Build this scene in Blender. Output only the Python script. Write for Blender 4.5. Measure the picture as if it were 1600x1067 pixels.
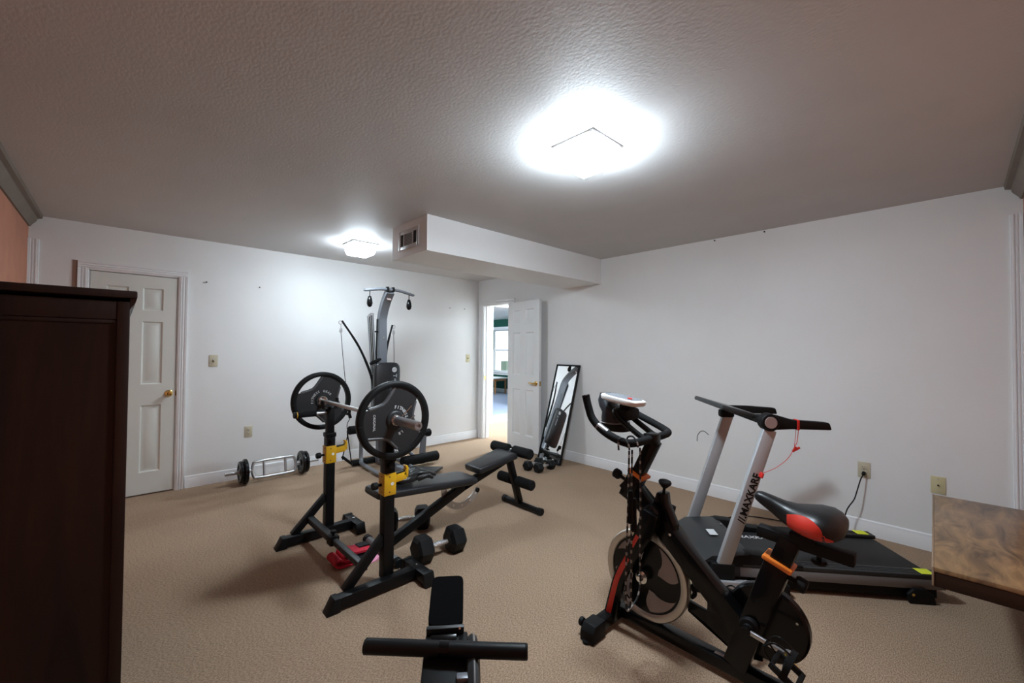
import bpy, bmesh, math, random
from mathutils import Vector as V, Matrix
random.seed(4)
PI = math.pi
S = bpy.context.scene
COL = S.collection
for o in list(bpy.data.objects):
    bpy.data.objects.remove(o)

# ------------------------------------------------------------------ camera
yaw, pitch, roll = math.radians(46.7577), math.radians(1.1210), math.radians(0.4324)
F = V((math.cos(yaw) * math.cos(pitch), math.sin(yaw) * math.cos(pitch), math.sin(pitch)))
R0 = V((math.sin(yaw), -math.cos(yaw), 0)); U0 = R0.cross(F)
Rt = R0 * math.cos(roll) + U0 * math.sin(roll); Up = Rt.cross(F)
cam = bpy.data.objects.new('camera', bpy.data.cameras.new('camera'))
cam.data.sensor_width = 36; cam.data.lens = 653.313 / 1600 * 36
cam.data.clip_start = 0.02
m = Matrix((Rt, Up, -F)).transposed().to_4x4(); m.translation = (-4.1187, -5.1548, 1.3699)
cam.matrix_world = m
COL.objects.link(cam); S.camera = cam
# ------------------------------------------------------------------ world, exposure
w = bpy.data.worlds.new('sky'); S.world = w; w.use_nodes = True
bg = w.node_tree.nodes['Background']; bg.inputs[0].default_value = (0.86, 0.93, 1, 1); bg.inputs[1].default_value = 1.1
S.view_settings.view_transform = 'Standard'; S.view_settings.look = 'None'
S.view_settings.gamma = 1; S.view_settings.use_curve_mapping = False
S.view_settings.exposure = 1.48
LAMP = 68.0                                  # glow of the two glass ceiling lamps
LAMP_COL = (0.825, 0.968, 1.07)
HALL_FILL = 330.0  # strength of the unseen lamps added to brighten the rooms beyond

# ------------------------------------------------------------------ materials
def mat(name, col, rough=0.5, metal=0.0, var=0.0, vscale=20, bump=0.0, bscale=200, spec=0.5, stretch=None, emit=None, col2=None, coat=0):
    m = bpy.data.materials.new(name); m.use_nodes = True
    nt = m.node_tree; N = nt.nodes; L = nt.links; b = N['Principled BSDF']
    b.inputs['Base Color'].default_value = (*col, 1); b.inputs['Roughness'].default_value = rough
    b.inputs['Metallic'].default_value = metal; b.inputs['Specular IOR Level'].default_value = spec
    b.inputs['Coat Weight'].default_value = coat
    tc = N.new('ShaderNodeTexCoord'); mp = N.new('ShaderNodeMapping'); L.new(tc.outputs['Object'], mp.inputs[0])
    if stretch: mp.inputs['Scale'].default_value = stretch
    if var or col2:
        n = N.new('ShaderNodeTexNoise'); n.inputs['Scale'].default_value = vscale; n.inputs['Detail'].default_value = 5
        L.new(mp.outputs[0], n.inputs[0])
        r = N.new('ShaderNodeValToRGB'); L.new(n.outputs[0], r.inputs[0])
        c2 = col2 or [c * (1 + var) for c in col]; c1 = col if col2 else [c * (1 - var) for c in col]
        r.color_ramp.elements[0].position = .32; r.color_ramp.elements[1].position = .68
        r.color_ramp.elements[0].color = (*c1, 1); r.color_ramp.elements[1].color = (*c2, 1)
        L.new(r.outputs[0], b.inputs['Base Color'])
    if bump:
        n2 = N.new('ShaderNodeTexNoise'); n2.inputs['Scale'].default_value = bscale; n2.inputs['Detail'].default_value = 3
        L.new(mp.outputs[0], n2.inputs[0])
        bp = N.new('ShaderNodeBump'); bp.inputs['Strength'].default_value = bump; bp.inputs['Distance'].default_value = 0.01
        L.new(n2.outputs[0], bp.inputs['Height']); L.new(bp.outputs[0], b.inputs['Normal'])
    if emit:
        b.inputs['Emission Color'].default_value = (*emit[0], 1); b.inputs['Emission Strength'].default_value = emit[1]
    return m

M = {}
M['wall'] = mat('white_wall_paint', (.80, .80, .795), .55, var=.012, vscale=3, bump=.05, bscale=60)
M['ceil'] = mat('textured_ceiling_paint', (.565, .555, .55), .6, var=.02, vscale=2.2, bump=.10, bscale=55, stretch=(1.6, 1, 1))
M['strip'] = mat('bare_brown_strip', (.33, .215, .17), .75)
M['salmon'] = mat('bare_salmon_wall', (.52, .225, .142), .75, var=.08, vscale=5, bump=.05)
M['trim'] = mat('white_trim_paint', (.82, .82, .83), .35)
M['crown'] = mat('grey_brown_crown_paint', (.175, .14, .11), .5, var=.08, vscale=8)
M['door'] = mat('cream_door_paint', (.70, .71, .665), .4)
M['door2'] = mat('white_door_paint', (.79, .80, .80), .38)
M['black'] = mat('black_powder_coat', (.0045, .0045, .005), .42, bump=.03, bscale=900, spec=.22)
M['gloss'] = mat('glossy_black_paint', (.004, .004, .0045), .25, coat=.12, spec=.22)
M['matte'] = mat('matte_black_plastic', (.005, .005, .0055), .6, spec=.22)
M['flat'] = mat('flat_black_pad', (.0022, .0022, .0025), .9, spec=.06)
M['vinyl'] = mat('black_vinyl', (.0135, .0145, .017), .37, bump=.06, bscale=300)
M['saddle'] = mat('smooth_black_saddle', (.008, .0085, .0095), .38, spec=.4)
M['glove'] = mat('creased_black_leather', (.008, .008, .009), .3, bump=.3, bscale=120)
M['sheen'] = mat('shiny_dark_grey_vinyl', (.022, .024, .028), .28)
M['knurl'] = mat('knurled_chrome', (.72, .72, .73), .24, 1, bump=.6, bscale=260)
M['foam'] = mat('black_foam', (.006, .006, .0065), .85, bump=.1, bscale=400, spec=.22)
M['rubber'] = mat('black_rubber', (.006, .0065, .007), .5, bump=.06, bscale=350, spec=.22)
M['iron'] = mat('dark_grey_cast_iron', (.016, .017, .0185), .5, bump=.08, bscale=300)
M['lipgrey'] = mat('grey_plate_lip', (.085, .088, .092), .3)  # lighter grey for the hole lips than for the plate web
M['chrome'] = mat('chrome', (.78, .78, .77), .16, 1)
M['barsteel'] = mat('satin_bar_steel', (.72, .72, .72), .38, .55)
M['steel'] = mat('brushed_steel', (.50, .50, .51), .33, .85)
M['yellow'] = mat('yellow_powder_coat', (.72, .40, .012), .42)
M['orange'] = mat('orange_plastic', (.75, .19, .02), .45)
M['red'] = mat('red_vinyl', (.62, .035, .02), .35)
M['redfab'] = mat('red_strap_fabric', (.56, .010, .035), .8, var=.15, vscale=60, bump=.15)
M['pink'] = mat('pink_cloth', (.86, .34, .50), .85, bump=.15)
M['silver'] = mat('silver_paint', (.42, .43, .45), .38, .35)
M['greyframe'] = mat('slate_grey_metal', (.19, .205, .23), .4, .2)
M['greymid'] = mat('mid_grey_plastic', (.20, .195, .20), .5)
M['belt'] = mat('treadmill_belt', (.011, .0115, .0125), .65, bump=.2, bscale=500)
M['deckrail'] = mat('ribbed_black_rail', (.020, .021, .0225), .5)
M['brass'] = mat('polished_brass', (.75, .50, .16), .2, 1)
M['ivory'] = mat('ivory_plastic', (.62, .56, .34), .4)
M['cream'] = mat('almond_plastic', (.55, .50, .37), .4)
M['dark'] = mat('dark_slot', (.01, .01, .01), .7)
M['white'] = mat('white_plastic', (.78, .76, .74), .35)
M['print'] = mat('white_print', (.62, .63, .64), .6)
M['printgrey'] = mat('grey_print', (.33, .36, .40), .6)
M['wood'] = None
M['rose'] = mat('rose_grey_cap', (.34, .25, .235), .4)
M['mauve'] = mat('grey_wheel_decal', (.30, .275, .275), .4)
M['silverrim'] = mat('satin_silver_rim', (.55, .52, .48), .28, .85)
M['hiyellow'] = mat('safety_yellow_sticker', (.75, .80, .02), .5)
M['vent'] = mat('grey_vent_enamel', (.48, .47, .47), .4)
M['ventdark'] = mat('vent_cavity', (.02, .02, .022), .8)
M['mirror'] = mat('mirror_glass', (.93, .94, .94), .015, 1)
M['reddot'] = mat('red_cord', (.62, .02, .015), .5)
M['green'] = mat('dark_green_wall', (.008, .085, .06), .6, var=.06, vscale=4)
M['bluecarpet'] = mat('blue_grey_carpet', (.235, .27, .36), .95, var=.1, vscale=90, bump=.3)
M['pine'] = mat('honey_wood', (.34, .15, .05), .4, var=.2, vscale=12, stretch=(1, 1, .1))
M['outside'] = mat('pale_ground', (.55, .55, .5), .9, var=.1)
M['moss'] = mat('grey_green_paint', (.25, .33, .26), .7)
def lampglass(name, k):
    return mat(name, (.9, .9, .9), .3, emit=(LAMP_COL, k))
M['lamp'] = (lampglass('lit_opal_side', LAMP * .60), lampglass('lit_opal_bottom', LAMP * 1.6))
M['lamp2'] = (lampglass('lit_opal_side_dimmer', LAMP * .28), lampglass('lit_opal_bottom_dimmer', LAMP * .78))
M['hallfill'] = (lampglass('hall_fill_glow', HALL_FILL),) * 2
M['farfill'] = (lampglass('far_fill_glow', HALL_FILL * .25),) * 2

def carpet():
    m = mat('brown_loop_carpet', (.33, .245, .18), .95, spec=.1)
    nt = m.node_tree; N = nt.nodes; L = nt.links; b = N['Principled BSDF']
    tc = N.new('ShaderNodeTexCoord'); mp = N.new('ShaderNodeMapping'); L.new(tc.outputs['Object'], mp.inputs[0])
    mp.inputs['Rotation'].default_value = (0, 0, -.35); mp.inputs['Scale'].default_value = (1, 2.4, 1)
    n = N.new('ShaderNodeTexNoise'); n.inputs['Scale'].default_value = 95; n.inputs['Detail'].default_value = 7; n.inputs['Roughness'].default_value = .82
    L.new(mp.outputs[0], n.inputs[0])
    n3 = N.new('ShaderNodeTexNoise'); n3.inputs['Scale'].default_value = 1.6; n3.inputs['Detail'].default_value = 5; L.new(tc.outputs['Object'], n3.inputs[0])
    r = N.new('ShaderNodeValToRGB'); L.new(n.outputs[0], r.inputs[0])
    r.color_ramp.elements[0].position = .41; r.color_ramp.elements[1].position = .59
    r.color_ramp.elements[0].color = (.215, .142, .094, 1); r.color_ramp.elements[1].color = (.57, .405, .28, 1)
    mx = N.new('ShaderNodeMix'); mx.data_type = 'RGBA'; mx.blend_type = 'MULTIPLY'; mx.inputs[0].default_value = .25
    L.new(r.outputs[0], mx.inputs[6]); L.new(n3.outputs[0], mx.inputs[7]); 
    L.new(mx.outputs[2], b.inputs['Base Color'])
    bp = N.new('ShaderNodeBump'); bp.inputs['Strength'].default_value = .45; bp.inputs['Distance'].default_value = .005
    n4 = N.new('ShaderNodeTexNoise'); n4.inputs['Scale'].default_value = 260; n4.inputs['Detail'].default_value = 2; L.new(mp.outputs[0], n4.inputs[0])
    L.new(n4.outputs[0], bp.inputs['Height']); L.new(bp.outputs[0], b.inputs['Normal'])
    return m
M['carpet'] = carpet()
def rugmat():
    return mat('patterned_pale_rug', (.50, .46, .36), .95, col2=(.66, .60, .47), vscale=14, bump=.2)
M['rug'] = rugmat()
def woodmat(name, c1, c2, scale, rough, stretch, dist=2.5, coat=0.):
    m = mat(name, c1, rough, coat=coat, spec=.28); nt = m.node_tree; N = nt.nodes; L = nt.links; b = N['Principled BSDF']
    tc = N.new('ShaderNodeTexCoord'); mp = N.new('ShaderNodeMapping'); L.new(tc.outputs['Object'], mp.inputs[0]); mp.inputs['Scale'].default_value = stretch
    n = N.new('ShaderNodeTexNoise'); n.inputs['Scale'].default_value = scale; n.inputs['Detail'].default_value = 9; n.inputs['Distortion'].default_value = dist
    n.inputs['Roughness'].default_value = .62
    L.new(mp.outputs[0], n.inputs[0])
    r = N.new('ShaderNodeValToRGB'); L.new(n.outputs[0], r.inputs[0])
    r.color_ramp.elements[0].position = .33; r.color_ramp.elements[1].position = .70
    r.color_ramp.elements[0].color = (*c1, 1); r.color_ramp.elements[1].color = (*c2, 1)
    L.new(r.outputs[0], b.inputs['Base Color'])
    return m
M['walnut'] = woodmat('dark_walnut', (.006, .0026, .0018), (.030, .0105, .005), 5, .55, (1.2, 1.2, .12), 1.2)
M['rustic'] = woodmat('rustic_varnished_wood', (.10, .060, .036), (.42, .25, .115), 3.2, .32, (1.3, 4.2, 2), 1.1, .15)
M['apron'] = woodmat('dark_brown_apron', (.018, .008, .005), (.035, .016, .009), 5, .45, (1, .3, 2), 1)
M['edgewood'] = mat('pale_raw_wood_edge', (.30, .21, .14), .6)

# ------------------------------------------------------------------ mesh helpers
def B(): return bmesh.new()
def merge(bm, t):
    me = bpy.data.meshes.new('tmp'); t.to_mesh(me); t.free(); bm.from_mesh(me); bpy.data.meshes.remove(me)
def box(bm, c, s, rot=None, bev=0, seg=2):
    t = bmesh.new(); bmesh.ops.create_cube(t, size=1)
    bmesh.ops.scale(t, vec=V(s), verts=t.verts)
    if bev: bmesh.ops.bevel(t, geom=t.edges[:], offset=bev, segments=seg, profile=.5, affect='EDGES')
    if rot is not None: bmesh.ops.transform(t, matrix=rot.to_4x4(), verts=t.verts)
    bmesh.ops.translate(t, vec=V(c), verts=t.verts); merge(bm, t); return bm
def bb(bm, lo, hi, bev=0, seg=2):
    lo = V(lo); hi = V(hi); return box(bm, (lo + hi) / 2, hi - lo, None, bev, seg)
def frame(d, up=V((0, 0, 1))):
    d = V(d).normalized(); up = V(up)
    if abs(d.dot(up.normalized())) > .98: up = V((1, 0, 0)) if abs(d.x) < .9 else V((0, 1, 0))
    s = up.cross(d).normalized(); u = d.cross(s); return Matrix((d, s, u)).transposed()
def bar(bm, p, q, w, h, up=(0, 0, 1), bev=.003):
    p = V(p); q = V(q); return box(bm, (p + q) / 2, ((q - p).length, w, h), frame(q - p, up), bev)
def cyl(bm, p, q, r, r2=None, seg=24, bev=0):
    p = V(p); q = V(q); r2 = r if r2 is None else r2; L = (q - p).length
    if bev: prof = [(0, 0), (r - bev, 0), (r, bev), (r2, L - bev), (r2 - bev, L), (0, L)]
    else: prof = [(0, 0), (r, 0), (r2, L), (0, L)]
    return lathe(bm, prof, p, q - p, seg)
def lathe(bm, prof, o, axis, seg=24):
    fr = frame(axis); o = V(o); rings = []
    for r, h in prof:
        if r < 1e-6: rings.append([bm.verts.new(o + fr @ V((h, 0, 0)))])
        else: rings.append([bm.verts.new(o + fr @ V((h, r * math.cos(2 * PI * i / seg), r * math.sin(2 * PI * i / seg)))) for i in range(seg)])
    for a, b in zip(rings, rings[1:]):
        for i in range(seg):
            j = (i + 1) % seg
            if len(a) == 1 and len(b) == 1: continue
            if len(a) == 1: bm.faces.new((a[0], b[j], b[i]))
            elif len(b) == 1: bm.faces.new((a[i], a[j], b[0]))
            else: bm.faces.new((a[i], a[j], b[j], b[i]))
    return bm
def catmull(pts, n=6, closed=False):
    P = [V(p) for p in pts]; out = []; k = len(P)
    for i in range(k if closed else k - 1):
        if closed: a, b, c, d = P[i - 1], P[i], P[(i + 1) % k], P[(i + 2) % k]
        else: a, b, c, d = P[max(i - 1, 0)], P[i], P[i + 1], P[min(i + 2, k - 1)]
        for j in range(n):
            t = j / n
            out.append(.5 * ((2 * b) + (c - a) * t + (2 * a - 5 * b + 4 * c - d) * t * t + (3 * b - a - 3 * c + d) * t ** 3))
    if not closed: out.append(P[-1])
    return out
def tube(bm, pts, r, seg=12, n=6, closed=False, smooth=True, flat=None):
    P = catmull(pts, n, closed) if smooth and len(pts) > 2 else [V(p) for p in pts]
    k = len(P); rings = []; prev = None
    for i, p in enumerate(P):
        t = (P[(i + 1) % k] - P[i - 1]) if closed else (P[min(i + 1, k - 1)] - P[max(i - 1, 0)])
        t.normalize()
        if prev is None:
            s = t.orthogonal().normalized() if flat is None else V(flat[0]).normalized()
            s = (s - t * s.dot(t)).normalized()
        else: s = (prev - t * prev.dot(t)).normalized()
        prev = s; u = t.cross(s)
        rr = r[min(int(i * len(r) / k), len(r) - 1)] if isinstance(r, (list, tuple)) else r
        if flat is None: rings.append([bm.verts.new(p + rr * (math.cos(2 * PI * q / seg) * s + math.sin(2 * PI * q / seg) * u)) for q in range(seg)])
        else:
            a, c = flat[1] / 2, flat[2] / 2
            rings.append([bm.verts.new(p + s * x + u * y) for x, y in ((a, c), (-a, c), (-a, -c), (a, -c))])
    sg = len(rings[0])
    for i in range(k if closed else k - 1):
        a = rings[i]; b = rings[(i + 1) % k]
        for q in range(sg): bm.faces.new((a[q], a[(q + 1) % sg], b[(q + 1) % sg], b[q]))
    if not closed: bm.faces.new(rings[0][::-1]); bm.faces.new(rings[-1])
    return bm
def prism(bm, pts, ext, bev=0):
    t = bmesh.new(); vs = [t.verts.new(V(p)) for p in pts]; f = t.faces.new(vs)
    r = bmesh.ops.extrude_face_region(t, geom=[f])
    bmesh.ops.translate(t, vec=V(ext), verts=[v for v in r['geom'] if isinstance(v, bmesh.types.BMVert)])
    bmesh.ops.recalc_face_normals(t, faces=t.faces)
    if bev: bmesh.ops.bevel(t, geom=t.edges[:], offset=bev, segments=2, profile=.5, affect='EDGES')
    merge(bm, t); return bm
def loft(bm, rings, cap=True):
    R = [[bm.verts.new(V(p)) for p in r] for r in rings]; k = len(R[0])
    for a, b in zip(R, R[1:]):
        for i in range(k): bm.faces.new((a[i], a[(i + 1) % k], b[(i + 1) % k], b[i]))
    if cap: bm.faces.new(R[0][::-1]); bm.faces.new(R[-1])
    return bm
def text(bm, s, size, X, Y, o, depth=.0008, shear=0, center=True, bold=0):
    """letters laid along X, rising along Y, origin o"""
    cu = bpy.data.curves.new('letters', 'FONT'); cu.body = s; cu.size = size; cu.extrude = depth; cu.shear = shear; cu.offset = bold
    cu.resolution_u = 3
    if center: cu.align_x = 'CENTER'; cu.align_y = 'CENTER'
    ob = bpy.data.objects.new('letters', cu); COL.objects.link(ob)
    dg = bpy.context.evaluated_depsgraph_get(); me = bpy.data.meshes.new_from_object(ob.evaluated_get(dg))
    X = V(X).normalized(); Y = V(Y); Y = (Y - X * Y.dot(X)).normalized(); Z = X.cross(Y)
    mm = Matrix((X, Y, Z)).transposed().to_4x4(); mm.translation = V(o); me.transform(mm)
    bm.from_mesh(me); bpy.data.objects.remove(ob); bpy.data.curves.remove(cu); bpy.data.meshes.remove(me); return bm

FR = {}
def root(name, label, cat, loc=(0, 0, 0), rz=0, group=None):
    o = bpy.data.objects.new(name, None); COL.objects.link(o); o.empty_display_size = .05
    o.location = loc; o.rotation_euler = (0, 0, rz)
    o['label'] = label; o['category'] = cat
    if group: o['group'] = group
    FR[o.name] = (Matrix.Translation(V(loc)) @ Matrix.Rotation(rz, 4, 'Z')).inverted()
    return o
def part(name, bm, m, parent=None, local=False, ang=32, label=None, recalc=True):
    if recalc: bmesh.ops.recalc_face_normals(bm, faces=bm.faces)
    me = bpy.data.meshes.new(name); bm.to_mesh(me); bm.free()
    o = bpy.data.objects.new(name, me); COL.objects.link(o)
    if parent is not None:
        if not local: me.transform(FR[parent.name])
        o.parent = parent; FR[o.name] = FR[parent.name]
    for p in me.polygons: p.use_smooth = True
    me.set_sharp_from_angle(angle=math.radians(ang))
    me.materials.append(M[m] if isinstance(m, str) else m)
    if label: o['label'] = label
    return o
def single(name, bm, m, label, cat, loc, group=None, ang=32):
    """a thing that is one mesh, with its origin at loc"""
    bmesh.ops.translate(bm, vec=-V(loc), verts=bm.verts)
    o = part(name, bm, m, None, ang=ang); o.location = loc
    o['label'] = label; o['category'] = cat
    if group: o['group'] = group
    FR[o.name] = Matrix.Translation(-V(loc)); return o
def struct(name, bm, m, label, parent=None, cat='structure', ang=32):
    o = part(name, bm, m, parent, ang=ang)
    if parent is None:
        o['kind'] = 'structure'; o['label'] = label; o['category'] = cat; FR[o.name] = Matrix.Identity(4)
    elif label: o['label'] = label
    return o
def copy_tree(o, parent=None, loc=None, rz=None, label=None):
    c = o.copy(); COL.objects.link(c)
    if parent is not None: c.parent = parent
    if loc is not None: c.location = loc
    if rz is not None: c.rotation_euler = (0, 0, rz)
    if label: c['label'] = label
    for ch in list(o.children): copy_tree(ch, c)
    return c

# ================================================================== SETTING
XL, YB, H = -4.67, -5.45, 2.44
D1 = (-4.325, -3.70, 2.05)          # closet door opening in the far wall
D2 = (-.785, -.125, 2.05)           # doorway in the right wall
b = B(); bb(b, (XL - .12, YB - .12, -.1), (.12, .12, 0)); bb(b, (.12, -1.3, -.1), (4.95, 1.5, 0))
struct('floor', b, 'carpet', 'brown loop-pile carpet covering the whole exercise room', cat='floor')
b = B(); bb(b, (XL - .12, YB - .12, H), (.12, .12, H + .1))
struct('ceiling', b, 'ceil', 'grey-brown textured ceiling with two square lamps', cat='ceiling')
b = B(); bb(b, (XL - .12, 0, 0), (D1[0], .12, H)); bb(b, (D1[1], 0, 0), (.12, .12, H)); bb(b, (D1[0], 0, D1[2]), (D1[1], .12, H))
struct('wall_back', b, 'wall', 'white wall behind the home gym with a closed closet door', cat='wall')
b = B(); bb(b, (0, YB - .12, 0), (.12, D2[0], H)); bb(b, (0, D2[1], 0), (.12, 0, H)); bb(b, (0, D2[0], D2[2]), (.12, D2[1], H))
struct('wall_right', b, 'wall', 'long white wall behind mirror, bike and treadmill', cat='wall')
b = B(); bb(b, (XL - .12, YB - .12, 0), (XL, 0, H))
struct('wall_left', b, 'salmon', 'bare salmon wall above the dark wardrobe', cat='wall')
b = B(); bb(b, (XL, YB - .12, 0), (0, YB, H))
struct('wall_front', b, 'salmon', 'salmon wall at the right edge behind the wooden table', cat='wall')

# baseboards
def baseboard(name, lo, hi, axis, sgn, label):
    b = B(); h, t = .115, .016
    prof = [(0, 0), (t, 0), (t, h - .03), (t * .6, h - .018), (t * .6, h - .008), (t * .25, h), (0, h)]
    if axis == 'x': prism(b, [(lo, -u, z) for u, z in prof], (hi - lo, 0, 0))
    elif axis == 'y': prism(b, [(-u, lo, z) for u, z in prof], (0, hi - lo, 0))
    struct(name, b, 'trim', label, cat='baseboard')
baseboard('baseboard_back', D1[1] + .07, -.016, 'x', 1, 'white baseboard along the wall behind the home gym')
baseboard('baseboard_right', YB, D2[0] - .07, 'y', 1, 'white baseboard along the wall behind the treadmill')
# fluted casings
def fluted(b, a, bnd, z0, z1, plane, base):
    """vertical casing between a and bnd on plane 'y' or 'x' = base, proud into the room"""
    wdt = bnd - a; prof = [(0, 0), (0, .010), (.05, .014), (.16, .014), (.2, .018), (.32, .018), (.37, .011), (.43, .011), (.48, .018), (.6, .018), (.66, .013), (.72, .013), (.78, .02), (1, .022), (1, 0)]
    if plane == 'y': prism(b, [(a + u * wdt, base - v, z0) for u, v in prof], (0, 0, z1 - z0))
    else: prism(b, [(base - v, a + u * wdt, z0) for u, v in prof], (0, 0, z1 - z0))
b = B(); fluted(b, XL + .062, XL, 0, 2.245, 'y', 0); struct('trim_1', b, 'trim', 'white fluted corner casing left of the closet door', cat='trim')
b = B(); fluted(b, -5.393, -5.448, 0, 2.25, 'x', 0); struct('trim_2', b, 'trim', 'white fluted corner casing at the right edge', cat='trim')
# crown mouldings on the salmon walls
cp = [(0, 0), (.012, 0), (.02, .018), (.045, .05), (.05, .07), (.075, .075), (.08, .1), (0, .1)]
b = B(); prism(b, [(XL + u, YB, H - .1 + z) for u, z in cp], (0, -YB - .02, 0)); struct('trim_3', b, 'crown', 'dark crown moulding on the salmon wall at left', cat='trim')
b = B(); prism(b, [(XL, YB + u, H - .1 + z) for u, z in cp], (-XL - .01, 0, 0)); struct('trim_4', b, 'crown', 'dark crown moulding at the upper right edge', cat='trim')
# bare strip beside closet casing
b = B(); bb(b, (-4.418, -.004, 0), (-4.388, 0, 2.11)); struct('trim_5', b, 'strip', 'unpainted brown strip left of the closet door casing', cat='trim')

# door casing : sides + head
def casing_a(b):     # on back wall around D1
    x0, x1, z = D1; wd = .062
    fluted(b, x0 + .004, x0 - wd, 0, z, 'y', 0); fluted(b, x1 - .004, x1 + wd, 0, z, 'y', 0)
    prof = [(0, 0), (0, .010), (.16, .014), (.2, .018), (.32, .018), (.37, .011), (.43, .011), (.48, .018), (.66, .013), (.72, .013), (.78, .02), (1, .022), (1, 0)]
    prism(b, [(x0 - wd, -v, z + u * wd - .004) for u, v in prof], (x1 - x0 + 2 * wd, 0, 0))
def casing_b(b):
    y0, y1, z = D2; wd = .065
    fluted(b, y0 + .004, y0 - .05, 0, z, 'x', 0); fluted(b, y1 - .004, y1 + wd + .02, 0, z, 'x', 0)
    prof = [(0, 0), (0, .010), (.16, .014), (.2, .018), (.32, .018), (.37, .011), (.43, .011), (.48, .018), (.66, .013), (.72, .013), (.78, .02), (1, .022), (1, 0)]
    prism(b, [(-v, y0 - .05, z + u * wd - .004) for u, v in prof], (0, y1 - y0 + .135, 0))
def leaf(bm, wd, h, t, P):
    """door leaf in local coords: x 0..wd, y 0..t (front y=0), z 0..h with recessed panel fields P"""
    g = .015
    bb(bm, (0, g, 0), (wd, t - g, h))
    xs = sorted({0, wd} | {p[0] for p in P} | {p[1] for p in P}); zs = sorted({0, h} | {p[2] for p in P} | {p[3] for p in P})
    for i in range(len(xs) - 1):
        for j in range(len(zs) - 1):
            cx = (xs[i] + xs[i + 1]) / 2; cz = (zs[j] + zs[j + 1]) / 2
            if any(p[0] < cx < p[1] and p[2] < cz < p[3] for p in P): continue
            bb(bm, (xs[i], 0, zs[j]), (xs[i + 1], g, zs[j + 1])); bb(bm, (xs[i], t - g, zs[j]), (xs[i + 1], t, zs[j + 1]))
def raised(bm, p, t):
    x0, x1, z0, z1 = p; g = .015
    for s, y in ((1, g), (-1, t - g)):
        rings = []
        for ins, d in ((.0, .0148), (.011, .0005), (.016, .0005), (.042, .0125)):
            yy = y - s * d
            rings.append([(x0 + ins, yy, z0 + ins), (x1 - ins, yy, z0 + ins), (x1 - ins, yy, z1 - ins), (x0 + ins, yy, z1 - ins)])
        loft(bm, rings, cap=False); bm.faces.new([v for v in list(bm.verts)[-4:]])
def six(wd, h):
    m_, c = .105 * wd / .62, .10 * wd / .62
    xa = (m_, wd / 2 - c / 2); xb = (wd / 2 + c / 2, wd - m_)
    zz = ((.20, .825), (1.02, 1.61), (1.715, 1.925))
    return [(x[0], x[1], z0 * h / 2.04, z1 * h / 2.04) for x in (xa, xb) for z0, z1 in zz]
def knob_bm(b, o, axis, r=.027):
    lathe(b, [(0, 0), (.031, 0), (.031, .004), (.024, .009), (.011, .012), (.010, .028), (.016, .032), (r, .042), (r, .054), (.018, .064), (.008, .0655), (0, .0655)], o, axis, 24)

# closet door (closed, in back wall)
d1 = B(); casing_a(d1)
door1 = struct('door_1', d1, 'trim', 'closed cream six-panel closet door beside the dark wardrobe', cat='door')
b = B(); x0, x1, z = D1; bb(b, (x0, 0, 0), (x0 + .012, .12, z)); bb(b, (x1 - .012, 0, 0), (x1, .12, z)); bb(b, (x0, 0, z - .012), (x1, .12, z)); bb(b, (x0, .045, 0), (x0 + .03, .06, z)); bb(b, (x1 - .03, .045, 0), (x1, .06, z))
part('jamb', b, 'trim', door1)
wd1 = x1 - x0 - .032; P1 = six(wd1, 2.02); tr = Matrix.Translation((x0 + .016, .004, .012))
b = B(); leaf(b, wd1, 2.02, .035, P1); b.transform(tr); lf = part('door_leaf', b, 'door', door1)
for p in P1:
    b = B(); raised(b, p, .035); b.transform(tr); part('door_panel', b, 'door', lf)
b = B(); knob_bm(b, (-3.762, .004, .93), (0, -1, 0)); part('door_knob', b, 'brass', door1, label='polished brass door knob')
b = B(); bb(b, (-3.716, .0, .905), (-3.708, .012, .955)); part('latch_plate', b, 'brass', door1)
b = B(); bb(b, (x0, .1, 0), (x1, .12, z)); part('back_board', b, 'dark', door1)
# open door in right wall, swung back towards the wall
d2 = B(); casing_b(d2)
door2 = struct('door_2', d2, 'trim', 'open white six-panel door leading to the bright next room', cat='door')
b = B(); y0, y1, z = D2; bb(b, (0, y0, 0), (.12, y0 + .012, z)); bb(b, (0, y1 - .012, 0), (.12, y1, z)); bb(b, (0, y0, z - .012), (.12, y1, z))
bb(b, (.05, y1 - .024, 0), (.065, y1 - .012, z))
part('jamb', b, 'trim', door2)
b = B(); bb(b, (.01, y1 - .0135, .90), (.042, y1 - .012, .96)); part('strike_plate', b, 'brass', door2)
wd2 = .675; P2 = six(wd2, 2.02)
hp = V((-.068, -.765, .014)); fe = V((-.135, -1.436, .014)); dx = (fe - hp).normalized(); dz = V((0, 0, 1)); dy = dz.cross(dx)   # leaf x runs hinge -> free edge
# face seen from the room is local y=0 side if dy points to the wall
mm = Matrix((dx, dy, dz)).transposed().to_4x4(); mm.translation = hp
b = B(); leaf(b, wd2, 2.02, .035, P2); b.transform(mm); lf = part('door_leaf', b, 'door2', door2)
for p in P2:
    b = B(); raised(b, p, .035); b.transform(mm); part('door_panel', b, 'door2', lf)
b = B(); fy = 0.0 if dy.x > 0 else .035
o = mm @ V((wd2 - .062, fy, .915)); nrm = (dy * (-1 if dy.x > 0 else 1))
lathe(b, [(0, 0), (.031, 0), (.031, .004), (.022, .010), (.011, .012), (.011, .045), (0, .045)], o, nrm)
tube(b, [o + nrm * .042 + dx * .006, o + nrm * .045 - dx * .03, o + nrm * .043 - dx * .075 + dz * .004, o + nrm * .036 - dx * .11], [.0115, .011, .009, .008], 10)
part('lever_handle', b, 'brass', door2, label='brass lever handle')
b = B(); q = mm @ V((wd2 - .001, .0175, .915)); box(b, q, (.004, .026, .06), Matrix((dx, dy, dz)).transposed()); part('latch_plate', b, 'brass', door2)
b = B()
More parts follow.
